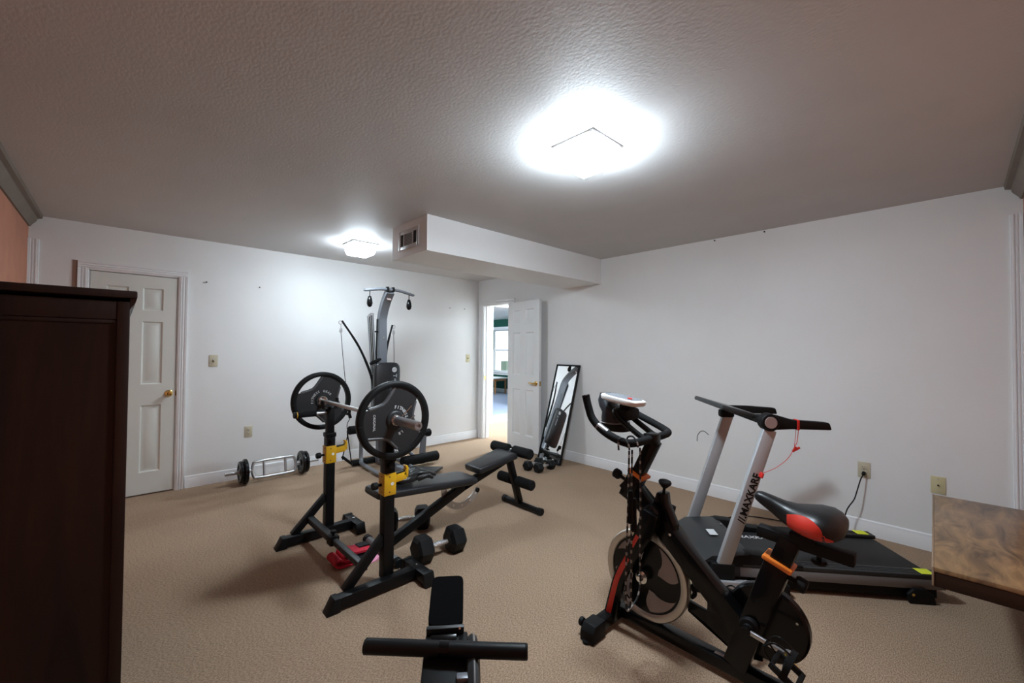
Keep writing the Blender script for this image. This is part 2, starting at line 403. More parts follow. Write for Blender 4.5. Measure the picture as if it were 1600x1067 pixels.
for hz in (.22, 1.05, 1.83): cyl(b, (-.034, -.765, hz - .045), (-.034, -.765, hz + .045), .008, seg=10)
part('hinge', b, 'steel', door2)

# boxed soffit with vent
b = B(); bb(b, (-2.36, -2.295, 2.152), (0, -1.725, H)); struct('trim_6', b, 'wall', 'white boxed duct soffit below the ceiling', cat='soffit')
vt = root('air_vent', 'grey wall register on the end of the boxed duct', 'vent', (-2.36, -2.012, 2.215))
b = B()
yv0, yv1, zv0, zv1, xo = -2.178, -1.848, 2.214, 2.375, -2.36
b2 = .035
bb(b, (xo - .008, yv0, zv0), (xo, yv0 + b2, zv1), .002); bb(b, (xo - .008, yv1 - b2, zv0), (xo, yv1, zv1), .002)
bb(b, (xo - .008, yv0 + b2, zv0), (xo, yv1 - b2, zv0 + .03), .002); bb(b, (xo - .008, yv0 + b2, zv1 - .03), (xo, yv1 - b2, zv1), .002)
part('vent_frame', b, 'vent', vt)
b = B(); bb(b, (xo - .0035, yv0 + b2, zv0 + .03), (xo - .001, yv1 - b2, zv1 - .03)); part('vent_cavity', b, 'ventdark', vt)
for yy in (-2.085, -1.935):
    b = B(); bb(b, (xo - .008, yy - .006, zv0 + .03), (xo - .0035, yy + .006, zv1 - .03)); part('mullion', b, 'vent', vt)
for k in range(8):
    zz = zv0 + .037 + k * .0125
    b = B(); bb(b, (xo - .0065, -2.079, zz), (xo - .0035, -1.941, zz + .004)); part('slat', b, 'vent', vt)

# ------------------------------------------------------------------ next rooms seen through the doorway
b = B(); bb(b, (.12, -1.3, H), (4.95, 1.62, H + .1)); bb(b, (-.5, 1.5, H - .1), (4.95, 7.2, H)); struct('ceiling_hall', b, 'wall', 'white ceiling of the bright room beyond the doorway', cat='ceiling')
b = B(); bb(b, (.12, 1.5, 0), (1.60, 1.62, H)); bb(b, (2.75, 1.5, 0), (4.95, 1.62, H)); bb(b, (1.6, 1.5, 2.28), (2.75, 1.62, H))
struct('wall_hall', b, 'wall', 'white partition seen through the doorway', cat='wall')
b = B(); bb(b, (.12, -1.42, 0), (4.95, -1.3, H)); bb(b, (4.85, -1.3, 0), (4.95, 1.5, H)); bb(b, (.12, -.0, 0), (.125, 1.5, H)); struct('wall_hall_side', b, 'wall', 'side walls of the room beyond the doorway', cat='wall')
b = B(); bb(b, (-.5, 1.5, -.1), (4.95, 7.2, .0)); struct('floor_blue', b, 'bluecarpet', 'blue-grey carpet in the far green room', cat='floor')
wy0, wy1, wz0, wz1 = 4.42, 5.30, .66, 2.0
b = B(); X4 = 4.84; bb(b, (X4, 1.62, 0), (X4 + .12, wy0, H)); bb(b, (X4, wy1, 0), (X4 + .12, 7.2, H)); bb(b, (X4, wy0, 0), (X4 + .12, wy1, wz0)); bb(b, (X4, wy0, wz1), (X4 + .12, wy1, H))
bb(b, (-.5, 7.1, 0), (4.95, 7.2, H)); bb(b, (-.6, 1.5, 0), (-.5, 7.2, H))
struct('wall_green', b, 'green', 'dark green walls of the far room around a window', cat='wall')
b = B(); bb(b, (X4 - .014, 1.62, 0), (X4, 7.1, .13), .003); struct('baseboard_green', b, 'trim', 'pale baseboard under the green wall', cat='baseboard')
b = B()
for lo, hi in (((X4 - .02, wy0 - .09, wz0 - .02), (X4, wy0, wz1 + .1)), ((X4 - .02, wy1, wz0 - .02), (X4, wy1 + .09, wz1 + .1)), ((X4 - .02, wy0, wz1), (X4, wy1, wz1 + .1)), ((X4 - .05, wy0 - .11, wz0 - .03), (X4, wy1 + .11, wz0)), ((X4 - .015, wy0 - .09, wz0 - .1), (X4, wy1 + .09, wz0 - .03))):
    bb(b, lo, hi, .003)
win = struct('window_1', b, 'trim', 'white sash window in the far green wall', cat='window')
for (z0, z1, xo) in ((wz0, 1.36, X4 + .03), (1.33, wz1, X4 + .065)):
    b = B(); f = .045
    bb(b, (xo, wy0, z0), (xo + .03, wy0 + f, z1)); bb(b, (xo, wy1 - f, z0), (xo + .03, wy1, z1)); bb(b, (xo, wy0 + f, z0), (xo + .03, wy1 - f, z0 + f)); bb(b, (xo, wy0 + f, z1 - .035), (xo + .03, wy1 - f, z1))
    sash = part('sash', b, 'trim', win)
    g = bpy.data.materials.new('window_glass'); g.use_nodes = True; pb = g.node_tree.nodes['Principled BSDF']; pb.inputs['Transmission Weight'].default_value = 1; pb.inputs['Roughness'].default_value = 0; pb.inputs['IOR'].default_value = 1.02
    b = B(); bb(b, (xo + .013, wy0 + f, z0 + f), (xo + .017, wy1 - f, z1 - .035)); part('pane', b, g, sash)
b = B(); bb(b, (5.0, -6, -.6), (16, 16, -.5)); struct('ground', b, 'outside', 'pale ground outside the far window', cat='ground')
rug = B(); bb(rug, (.5, .72, 0), (2.3, 1.4, .012), .004); single('rug', rug, 'rug', 'pale patterned rug on the tan carpet beyond the doorway', 'rug', (1.4, 1.06, 0))
tb = root('side_table', 'small white-topped wooden table under the far window', 'table', (4.5, 4.85, 0))
b = B(); bb(b, (4.22, 4.45, .47), (4.78, 5.32, .505), .006); part('table_top', b, 'white', tb)
b = B(); bb(b, (4.27, 4.5, .40), (4.73, 5.27, .47), .003); part('apron', b, 'pine', tb)
for lx in (4.29, 4.71):
    for ly in (4.52, 5.25):
        b = B(); cyl(b, (lx, ly, 0), (lx, ly, .42), .022, .032, 10); part('leg', b, 'pine', tb)
gb = B(); bb(gb, (6.2, 6.12, -.5), (6.6, 6.42, .95), .02); single('reflection_box', gb, 'moss', 'grey-green box standing in for a reflection in the far window', 'box', (6.55, 6.3, -.5))  # solid box drawn in place of a grey-green reflection in the glass

# ------------------------------------------------------------------ ceiling lamps
def ceiling_lamp(name, label, x, y, z, hw, m):
    t = root(name, label, 'lamp', (x, y, z - .12))
    b = B(); bb(b, (x - hw, y - hw, z - .014), (x + hw, y + hw, z), .002); part('base_plate', b, 'vent', t)
    b = B(); a, c = hw - .012, hw - .022
    rings = []
    for zz, q in ((z - .0142, a * .9), (z - .018, a), (z - .085, c), (z - .112, c - .012), (z - .118, c - .03)):
        rings.append([(x - q, y - q, zz), (x + q, y - q, zz), (x + q, y + q, zz), (x - q, y + q, zz)])
    loft(b, rings[:-2] + rings[-2:-1], cap=False); b2_ = B(); loft(b2_, rings[-2:]); part('glass_shade', b, M[m][0], t); part('glass_bottom', b2_, M[m][1], t)
ceiling_lamp('ceiling_lamp', 'lit square glass ceiling lamp in front of the soffit', -2.345, -3.835, H, .132, 'lamp')
ceiling_lamp('ceiling_lamp', 'lit square glass ceiling lamp near the far wall', -2.335, -.985, H, .132, 'lamp2')
ceiling_lamp('ceiling_lamp', 'unseen square lamp added to brighten the next room', 2.4, -.2, H, .15, 'hallfill')  # out of view, added only to make the next room bright
ceiling_lamp('ceiling_lamp', 'unseen square lamp added to light the far green room', 2.6, 4.3, H - .1, .15, 'farfill')  # out of view, added as weaker fill for the green room

# ------------------------------------------------------------------ plates on the walls
def plate(name, label, cat, p, plane, kind, m='ivory'):
    t = root(name, label, cat, p)
    if plane == 'y': R_ = V((1, 0, 0)); N_ = V((0, -1, 0))
    else: R_ = V((0, -1, 0)); N_ = V((-1, 0, 0))
    U_ = V((0, 0, 1)); Q = Matrix((R_, U_, N_)).transposed(); p = V(p)
    def lb(b, cx, cz, d0, d1, sx, sz, bev=0): box(b, p + R_ * cx + U_ * cz + N_ * (d0 + d1) / 2, (sx, sz, d1 - d0), Q, bev)
    b = B(); lb(b, 0, 0, 0, .006, .074, .118, .003); part('cover_plate', b, m, t)
    if kind == 'outlet':
        for s in (-1, 1):
            b = B(); lb(b, 0, s * .02, .006, .0085, .034, .029, .002); so = part('socket', b, m, t)
            b = B()
            for u in (-.007, .007): lb(b, u, s * .02 + .003, .0085, .0089, .003, .010)
            lb(b, 0, s * .02 - .009, .0085, .0089, .005, .005)
            part('slot', b, 'dark', so)
        b = B(); cyl(b, p + N_ * .006, p + N_ * .0075, .004, seg=8); part('screw', b, 'steel', t)
    elif kind == 'switch':
        b = B(); lb(b, 0, 0, .006, .0068, .013, .028); part('toggle_slot', b, 'dark', t)
        b = B(); box(b, p + U_ * .006 + N_ * .013, (.008, .011, .02), Q @ Matrix.Rotation(.5, 3, 'X'), .002); part('toggle', b, m, t)
        for s in (-1, 1):
            b = B(); cyl(b, p + U_ * s * .033 + N_ * .006, p + U_ * s * .033 + N_ * .0075, .004, seg=8); part('screw', b, 'steel', t)
    else:
        b = B(); cyl(b, p + N_ * .006, p + N_ * .016, .005, seg=10); part('coaxial_stub', b, 'dark', t)
        for s in (-1, 1):
            b = B(); cyl(b, p + U_ * s * .042 + N_ * .006, p + U_ * s * .042 + N_ * .0075, .004, seg=8); part('screw', b, 'steel', t)
    return t
plate('light_switch', 'ivory toggle switch right of the closet door', 'switch', (-3.418, 0, 1.234), 'y', 'switch', 'cream')
plate('light_switch', 'ivory toggle switch near the open white door', 'switch', (-.205, 0, 1.232), 'y', 'switch')
plate('wall_outlet', 'almond outlet above the triceps bar', 'outlet', (-3.10, 0, .482), 'y', 'outlet', 'cream')
plate('wall_outlet', 'almond outlet with black plug behind the bike saddle', 'outlet', (0, -4.668, .483), 'x', 'outlet', 'cream')
plate('cable_plate', 'ivory cable jack plate above the wooden table', 'outlet', (0, -5.06, .462), 'x', 'jack')
# nails and small screws left in the walls
def nail(p, n, label): 
    b = B(); p = V(p); cyl(b, p, p + V(n) * .018, .003, seg=8); lathe(b, [(0, 0), (.007, 0), (.007, .003), (0, .003)], p + V(n) * .017, n, 8)
    single('nail', b, 'dark', label, 'nail', p)
nail((-3.49, 0, 2.023), (0, -1, 0), 'dark nail high on the wall right of the closet door')
nail((-3.025, 0, 2.02), (0, -1, 0), 'dark nail in the wall left of the far ceiling lamp')
nail((-.554, 0, 1.983), (0, -1, 0), 'left one of two nails between home gym and doorway')
nail((-.284, 0, 1.984), (0, -1, 0), 'right one of two nails between home gym and doorway')
nail((0, -3.59, 2.42), (-1, 0, 0), 'dark nail at the top of the right wall, nearer the soffit')
nail((0, -4.01, 2.42), (-1, 0, 0), 'dark nail at the top of the right wall, farther from the soffit')

# ================================================================== WARDROBE (left edge)
wx1, wy = -4.092, -3.20
wr = root('wardrobe', 'tall dark walnut wardrobe with moulded top at the left edge', 'wardrobe', (-4.37, -2.85, 0))
b = B(); bb(b, (-4.66, wy + .016, .06), (wx1 - .004, -2.3, 1.525)); part('carcass', b, 'walnut', wr)
for xa, xb in ((-4.125, wx1), (-4.66, -4.62)): b = B(); bb(b, (xa, wy, .06), (xb, wy + .03, 1.525), .003); part('side_stile', b, 'walnut', wr)
for za, zb in ((1.462, 1.525), (.06, .18)): b = B(); bb(b, (-4.62, wy + .002, za), (-4.125, wy + .03, zb), .003); part('side_cross_rail', b, 'walnut', wr)
b = B(); bb(b, (-4.62, wy + .008, .18), (-4.125, wy + .02, 1.462)); bb(b, (-4.62, wy + .004, 1.448), (-4.125, wy + .02, 1.462), .004); part('side_panel', b, 'walnut', wr)
b = B(); bb(b, (-4.665, wy - .012, 1.537), (wx1 + .018, -2.27, 1.562), .004); part('top_board', b, 'walnut', wr)
b = B(); pr = [(wx1, 1.537), (wx1 + .0165, 1.537), (wx1 + .015, 1.528), (wx1 + .009, 1.514), (wx1 + .003, 1.506), (wx1, 1.498)]
prism(b, [(x, wy + .0, z) for x, z in pr], (0, -2.3 - wy, 0)); part('cornice_moulding', b, 'walnut', wr)
b = B(); bb(b, (-4.655, wy + .01, 0), (wx1 - .01, -2.31, .06)); part('plinth', b, 'walnut', wr)
for k in range(2):
    b = B(); ya = wy + .02 + k * .44; bb(b, (wx1 - .004, ya, .08), (wx1 + .0005, ya + .42, 1.49), .002); dr = part('door', b, 'walnut', wr)

# ================================================================== WOODEN TABLE (right edge)
tt = root('console_table', 'low rustic wooden table with dark apron at the right edge', 'table', (-1.69, -5.077, 0), math.radians(1.5))
tx1, ty0, th = 1.24, -.366, .50
b = B(); bb(b, (0, ty0, th - .018), (tx1, -.007, th), .002); part('table_top', b, 'rustic', tt, local=True)
b = B(); bb(b, (-.001, -.007, th - .075), (tx1, 0, th + .0005), .001); part('edge_band', b, 'edgewood', tt, local=True, label='pale raw wood edge')
b = B(); bb(b, (.002, ty0 + .01, th - .078), (tx1 - .01, -.007, th - .018), .002); part('apron', b, 'apron', tt, local=True)
for lx in (.06, 1.15):
    b = B(); bb(b, (lx - .03, ty0 + .002, 0), (lx + .03, ty0 + .037, th - .078), .004); part('leg', b, 'apron', tt, local=True)

# ================================================================== MIRROR
mr = root('leaning_mirror', 'narrow black-framed mirror leaning against the right wall', 'mirror', (-.16, -1.80, 0))
tl, trr = V((-.026, -1.652, 1.186)), V((-.013, -2.010, 1.186)); bl, br = V((-.338, -1.607, .016)), V((-.325, -1.965, .016))
ex = (trr - tl).normalized(); ey = (tl - bl).normalized(); en = ex.cross(ey)
if en.x > 0: en = -en
Q = Matrix((ex, ey, ex.cross(ey))).transposed(); cen = (tl + trr + bl + br) / 4; wdt = .358; hgt = (tl - bl).length
b = B(); fr = .020
for cx, cy, sx, sy in ((-wdt / 2 + fr / 2, 0, fr, hgt), (wdt / 2 - fr / 2, 0, fr, hgt), (0, hgt / 2 - fr / 2, wdt - 2 * fr, fr), (0, -hgt / 2 + fr / 2, wdt - 2 * fr, fr)):
    box(b, cen + Q @ V((cx, cy, 0)), (sx, sy, .022), Q, .002)
part('mirror_frame', b, 'matte', mr)
b = B(); box(b, cen + en * .002, (wdt - 2 * fr + .002, hgt - 2 * fr + .002, .006), Q); part('mirror_glass', b, 'mirror', mr)
b = B(); box(b, cen - en * .006, (wdt - .01, hgt - .01, .004), Q); part('backing', b, 'matte', mr)

# ================================================================== SQUAT RACK
rk = root('squat_rack', 'black squat rack holding the loaded barbell', 'rack', (-3.0, -2.42, 0))
UX = -2.963
for side, y in ((1, -1.955), (-1, -2.875)):
    yb = y - (.028 if side == 1 else .046)
    b = B(); bar(b, (-3.27, yb, .04), (-2.81, yb, .04), .06, .06); part('base_beam', b, 'black', rk)
    b = B(); prism(b, [(-3.255, yb - .034, 0), (-3.255, yb - .034, .074), (-3.285, yb - .034, .074), (-3.325, yb - .034, .0)], (0, .068, 0), .003); part('end_cap', b, 'rubber', rk)
    b = B(); bar(b, (-2.785, yb - .115, .04), (-2.785, yb + .115, .04), .06, .06); cb = part('cross_foot', b, 'black', rk)
    for s in (-1, 1):
        b = B(); prism(b, [(-2.819, yb + s * .10, 0), (-2.819, yb + s * .10, .074), (-2.819, yb + s * .125, .074), (-2.819, yb + s * .15, 0)], (.068, 0, 0), .003); part('end_cap', b, 'rubber', cb)
    b = B(); cyl(b, (-2.785, yb, .07), (-2.785, yb, .078), .011, seg=6); part('bolt', b, 'chrome', cb)
    b = B(); bar(b, (UX, y, .05), (UX, y, .74), .062, .062, (1, 0, 0)); up = part('upright', b, 'black', rk)
    for k in range(9):
        b = B(); zz = .16 + k * .04; cyl(b, (UX - .0318, y, zz), (UX - .0305, y, zz), .006, seg=8); part('hole', b, 'dark', up)
    b = B(); bar(b, (UX, y, .70), (UX, y, .935), .05, .05, (1, 0, 0)); bar(b, (UX, y, .715), (UX, y, .745), .072, .072, (1, 0, 0)); ip = part('inner_post', b, 'black', rk)
    for s in (-1, 1):
        b = B(); cyl(b, (UX, y + s * .03, .70), (UX, y + s * .05, .70), .008, seg=10); lathe(b, [(0, 0), (.016, 0), (.018, .006), (.016, .016), (0, .016)], (UX, y + s * .046, .70), (0, s, 0), 12); part('clamp_knob', b, 'matte', ip)
    # U-shaped bar holder at the top
    b = B(); bar(b, (UX - .052, y, .925), (UX + .045, y, .925), .05, .010); bar(b, (UX - .048, y, .925), (UX - .055, y, .985), .05, .010, (1, 0, 0)); bar(b, (UX + .042, y, .925), (UX + .05, y, 1.0), .05, .010, (1, 0, 0))
    part('bar_holder', b, 'black', ip)
    # yellow safety catch
    b = B(); bar(b, (UX, y, .525), (UX, y, .65), .074, .074, (1, 0, 0), .002); yc = part('safety_catch', b, 'yellow', rk)
    b = B(); bar(b, (UX + .03, y, .605), (UX + .115, y, .615), .035, .045); prism(b, [(UX + .098, y - .0175, .625), (UX + .125, y - .0175, .600), (UX + .128, y - .0175, .655), (UX + .12, y - .0175, .672), (UX + .105, y - .0175, .672), (UX + .114, y - .0175, .655)], (0, .035, 0), .001); part('catch_arm', b, 'yellow', yc)
    b = B(); bar(b, (UX + .035, y, .636), (UX + .108, y, .640), .03, .006); part('rubber_liner', b, 'rubber', yc)
    b = B()
    for zz in (.545, .632): cyl(b, (UX - .0385, y - .005, zz), (UX - .037, y - .005, zz), .004, seg=8); cyl(b, (UX - .004, y - .0385, zz), (UX - .004, y - .037, zz), .004, seg=8)
    part('screw', b, 'dark', yc)
    b = B(); cyl(b, (UX + .012, y - .0385, .59), (UX + .012, y - .0365, .59), .010, seg=14); part('cap', b, 'white', yc)
    b = B(); cyl(b, (UX - .037, y, .585), (UX - .065, y, .585), .008, seg=10); lathe(b, [(0, 0), (.018, 0), (.021, .004), (.021, .026), (.017, .032), (0, .032)], (UX - .062, y, .585), (-1, 0, 0), 14); part('pull_knob', b, 'matte', yc)
    # diagonal brace
    b = B(); bar(b, (-3.205, y, .058), (-2.985, y, .285), .045, .045); part('brace', b, 'black', rk)
    if side == 1:
        b = B(); cyl(b, (UX - .025, y, .895), (UX - .11, y, .895), .011, seg=14); dh = part('dip_bar', b, 'steel', rk)
        b = B(); cyl(b, (UX - .10, y, .895), (UX - .245, y, .895), .021, seg=18, bev=.003); part('grip', b, 'foam', dh)
        b = B(); cyl(b, (UX - .226, y, .895), (UX - .232, y, .895), .0218, seg=18); part('grip_ring', b, 'yellow', dh)
        b = B(); cyl(b, (UX - .24, y, .895), (UX - .25, y, .895), .0225, seg=18, bev=.002); part('end_cap', b, 'rubber', dh)
b = B(); bar(b, (-3.095, -1.93, .145), (-3.095, -2.42, .145), .042, .042); part('crossbar', b, 'greymid' if False else 'deckrail', rk)
b = B(); bar(b, (-3.095, -2.36, .145), (-3.095, -2.88, .145), .034, .034); cbm = part('crossbar_insert', b, 'deckrail', rk)
for k in range(6):
    b = B(); cyl(b, (-3.1125, -2.50 - k * .06, .145), (-3.111, -2.50 - k * .06, .145), .006, seg=8); part('hole', b, 'dark', cbm)
b = B(); bar(b, (-3.095, -2.37, .145), (-3.095, -2.44, .145), .056, .056); cyl(b, (-3.095, -2.41, .17), (-3.095, -2.41, .195), .008, seg=10); cyl(b, (-3.095, -2.41, .188), (-3.095, -2.41, .205), .018, seg=12, bev=.003); part('crossbar_clamp', b, 'matte', rk)

# ------------------------------------------------------------------ barbell and plates
BX, BZ = UX + .002, .964
bl_ = root('barbell', 'long chrome barbell resting on the squat rack', 'barbell', (BX, -2.40, BZ - .014))
b = B(); cyl(b, (BX, -3.0, BZ), (BX, -1.72, BZ), .014, seg=20); part('bar', b, 'barsteel', bl_)
for s, ya in ((-1, -2.905), (1, -1.80)):
    b = B(); lathe(b, [(0, 0), (.03, 0), (.036, .004), (.036, .016), (.025, .020), (.025, .30), (.022, .305), (.012, .305), (.0115, .297), (0, .297)], (BX, ya, BZ), (0, s, 0), 28); part('sleeve', b, 'steel' if s < 0 else 'chrome', bl_)
# spring collar on the near sleeve
b = B(); tube(b, [(BX + .0275 * math.cos(a), -2.963 - .0012 * a, BZ + .0275 * math.sin(a)) for a in [k * PI / 6 for k in range(37)]], .0026, 8, 1, smooth=False)
tube(b, [(BX + .0275, -2.965, BZ), (BX + .05, -2.967, BZ + .03), (BX + .095, -2.972, BZ + .075)], .003, 8)
tube(b, [(BX + .0275, -2.986, BZ), (BX + .05, -2.988, BZ - .012), (BX + .10, -3.0, BZ + .02)], .003, 8)
part('spring_collar', b, 'chrome', bl_)

def plate45(label, y, rot, words):
    """rubber-rimmed grip plate, axis along y"""
    Rr, t = .222, .036
    def pt(r, a, yy): return V((BX + r * math.cos(a), yy, BZ + r * math.sin(a)))
    rt = root('weight_plate', label, 'weight plate', (BX, y, BZ - Rr), group='large weight plates on the barbell')
    b = B(); N = 72
    prof = [(Rr - .034, -t * .42), (Rr - .034, t * .42), (Rr - .022, t * .55), (Rr - .004, t * .5), (Rr, t * .35), (Rr, -t * .35), (Rr - .004, -t * .5), (Rr - .022, -t * .55)]
    loft(b, [[pt(r, 2 * PI * k / N, y + h) for r, h in prof] for k in range(N + 1)], cap=False); bmesh.ops.remove_doubles(b, verts=b.verts, dist=1e-5)
    part('rim', b, 'rubber' if rot else 'rubber', rt, ang=50)
    holes = [math.radians(d) for d in (125, 5, 245)]; hw = math.radians(36)
    pts = []
    lips = [[], [], []]
    for k in range(180):
        a = 2 * PI * k / 180; r = Rr - .028; 
        for i, h in enumerate(holes):
            d = (a - h + PI) % (2 * PI) - PI
            if abs(d) < hw:
                # concave chord bulging to the hub
                q = abs(d) / hw; r = (Rr - .030) - .076 * (1 - q * q) ** .8; lips[i].append((d, a, r))
        pts.append(pt(r, a, y - .008))
    b = B(); prism(b, pts, (0, .016, 0)); part('web', b, 'iron', rt)
    for lp in lips:
        lp.sort(); b = B(); tube(b, [pt(r, a, y) for d, a, r in lp][::3], .0105, 8, 3); part('hole_lip', b, 'lipgrey', rt, ang=60)
    b = B()
    for s in (-1, 1): lathe(b, [(.0255, 0), (.0255, .020), (.045, .020), (.052, .014), (.054, .006)], (BX, y, BZ), (0, s, 0), 32)
    part('hub', b, 'iron', rt)
    b = B()
    for s in holes:
        a = s + PI / 3
        for yy in (-.019, .019): bar(b, pt(Rr - .027, a, y + yy), pt(Rr - .001, a, y + yy), .004, .003)
    part('rim_seam', b, 'dark', rt)
    b = B()
    for wd, r, a0, step, size, sg in words:
        for i, ch in enumerate(wd):
            a = math.radians(a0 - i * step)
            text(b, ch, size, V((math.sin(a), 0, -math.cos(a))), V((math.cos(a), 0, math.sin(a))), pt(r, a, y - .0085), .0006, bold=.0004)
    if words: part('lettering', b, 'print', rt)
    return rt
plate45('large grip plate on the near right end of the barbell', -2.945, 0, [('FITNESS', .072, 88, 13, .026, -1), ('45 LB', .085, -22, 12, .022, -1)])
plate45('large grip plate on the far left end of the barbell', -1.775, 0, [('FITNESS', .074, 190, 13, .024, -1), ('GEAR', .074, 80, 14, .024, -1)])
# second word on near plate runs down the left side
rt = [o for o in bpy.data.objects if o.name == 'weight_plate'][0]
b = B(); text(b, 'ORIGINAL', .020, V((0, 0, -1)), V((1, 0, 0)), V((BX - .125, -2.9535, BZ - .005)), .0006); part('side_lettering', b, 'print', rt)

# ================================================================== ADJUSTABLE BENCH
bn = root('weight_bench', 'black adjustable weight bench behind the squat rack', 'bench', (-2.2, -2.53, 0))
by = -2.53
b = B(); cyl(b, (-2.815, -2.295, .027), (-2.815, -2.745, .027), .026, seg=20); rf = part('rear_foot', b, 'greymid', bn, label='grey tube foot')
for s, yy in ((1, -2.28), (-1, -2.76)):
    b = B(); cyl(b, (-2.815, yy, .028), (-2.815, yy - s * .04, .028), .030, seg=20, bev=.003); part('end_cap', b, 'rubber', rf)
b = B(); bar(b, (-2.81, by, .05), (-2.13, by, .325), .045, .06); bar(b, (-2.16, by, .31), (-1.665, by, .455), .045, .055); part('main_rail', b, 'black', bn)
b = B(); bar(b, (-1.68, by, .46), (-1.548, by, .045), .04, .055); part('front_leg', b, 'black', bn)
b = B(); cyl(b, (-1.545, -2.335, .027), (-1.545, -2.785, .027), .026, seg=20); ff = part('front_foot', b, 'black', bn)
for s, yy in ((1, -2.325), (-1, -2.795)):
    b = B(); cyl(b, (-1.545, yy, .028), (-1.545, yy - s * .04, .028), .030, seg=20, bev=.003); part('end_cap', b, 'rubber', ff)
# backrest pad
def pad(name, pts_c, wl, wr_, th_, parent, m='vinyl', r=.02):
    """pad from point a to point b with widths at both ends"""
    a, c = V(pts_c[0]), V(pts_c[1]); d = c - a; fr_ = frame(d); L = d.length
    bm = B(); rings = []
    prof = []
    for i in range(24):
        t = 2 * PI * i / 24; prof.append((math.copysign(abs(math.cos(t)) ** .35, math.cos(t)), math.copysign(abs(math.sin(t)) ** .45, math.sin(t))))
    for s, k in ((0, .80), (.012, .93), (.035, .99), (.07, 1), (.5, 1), (.93, 1), (.965, .99), (.988, .93), (1, .80)):
        wv = (wl + (wr_ - wl) * s) / 2 * (k if k > .9 else k); h = th_ / 2 * (k ** 2)
        rings.append([a + fr_ @ V((L * s, wv * x, h * z)) for x, z in prof])
    loft(bm, rings); return part(name, bm, m, parent, ang=60)
pad('back_pad', ((-2.90, by, .428), (-2.105, by, .372)), .24, .27, .055, bn)
pad('seat_pad', ((-2.075, by, .425), (-1.69, by, .49)), .20, .27, .055, bn)
b = B(); bar(b, (-2.70, by, .385), (-2.12, by, .345), .04, .03); bar(b, (-2.16, by, .33), (-2.10, by, .37), .05, .05); part('back_pad_bracket', b, 'black', bn)
b = B(); bar(b, (-2.0, by, .40), (-1.70, by, .455), .04, .03); part('seat_bracket', b, 'black', bn)
arc = [(-2.325, by + .012, .345), (-2.318, by + .012, .275), (-2.275, by + .012, .205), (-2.20, by + .012, .168), (-2.12, by + .012, .170), (-2.05, by + .012, .205), (-2.01, by + .012, .248)]
b = B(); tube(b, arc, .01, n=5, flat=((0, 1, 0), .007, .05)); ap = part('angle_selector', b, 'steel', bn, label='steel arc with holes', ang=40)
for q in catmull(arc, 2)[1::2]:
    b = B(); cyl(b, q + V((0, -.0045, 0)), q + V((0, -.0036, 0)), .008, seg=10); part('hole', b, 'white', ap)
b = B(); cyl(b, (-2.01, by + .002, .248), (-2.01, by + .02, .248), .019, seg=14); part('selector_end', b, 'rubber', ap)
# foam rollers
for nm, c, ys in (('top_roller', (-1.648, .512), (-2.29, -2.765)), ('ankle_roller', (-1.605, .245), (-2.335, -2.745))):
    b = B(); cyl(b, (c[0], ys[0] - .02, c[1]), (c[0], ys[1] + .02, c[1]), .012, seg=12); ax = part(nm + '_axle', b, 'chrome', bn)
    for y0, y1 in ((ys[0], by + .03), (by - .03, ys[1])):
        b = B(); cyl(b, (c[0], y0, c[1]), (c[0], y1, c[1]), .043, seg=24, bev=.010); part('foam_roller', b, 'foam', ax)
b = B(); bar(b, (-1.69, by, .46), (-1.648, by, .512), .03, .03); part('roller_bracket', b, 'black', bn)

# gloves on the bench
gl = root('lifting_glove', 'pair of crumpled black lifting gloves lying on the bench pad', 'gloves', (-2.62, -2.54, .453))
b = B()
for i in range(4):
    y = -2.50 - i * .030
    tube(b, [(-2.66, y, .492), (-2.58, y + .006 * i, .520 - .006 * i), (-2.52, y + .004, .498), (-2.475 + .008 * i, y + .002, .474)], [.019, .019, .016, .013], 10)
tube(b, [(-2.64, -2.45, .475), (-2.59, -2.435, .492), (-2.54, -2.43, .470)], [.018, .016, .013], 10)
tube(b, [(-2.60, -2.60, .472), (-2.54, -2.625, .490), (-2.49, -2.61, .466)], [.018, .016, .013], 10)
part('fingers', b, 'glove', gl, ang=60)
b = B(); rings = []
for t, x in enumerate((-2.75, -2.72, -2.68, -2.635, -2.60)):
    k = (.6, .95, 1, 1, .8)[t]
    rings.append([(x, -2.545 + .075 * k * math.cos(a) + random.uniform(-.005, .005), .482 + .034 * k * math.sin(a) + random.uniform(-.003, .006)) for a in [2 * PI * q_ / 14 for q_ in range(14)]])
loft(b, rings); part('palm', b, 'glove', gl, ang=60)
b = B(); tube(b, [(-2.70, -2.475, .470), (-2.76, -2.48, .472), (-2.82, -2.50, .466), (-2.84, -2.545, .462), (-2.78, -2.575, .466), (-2.71, -2.58, .468)], .01, n=5, flat=((0, 0, 1), .014, .004)); part('wrist_strap', b, 'foam', gl, ang=60)

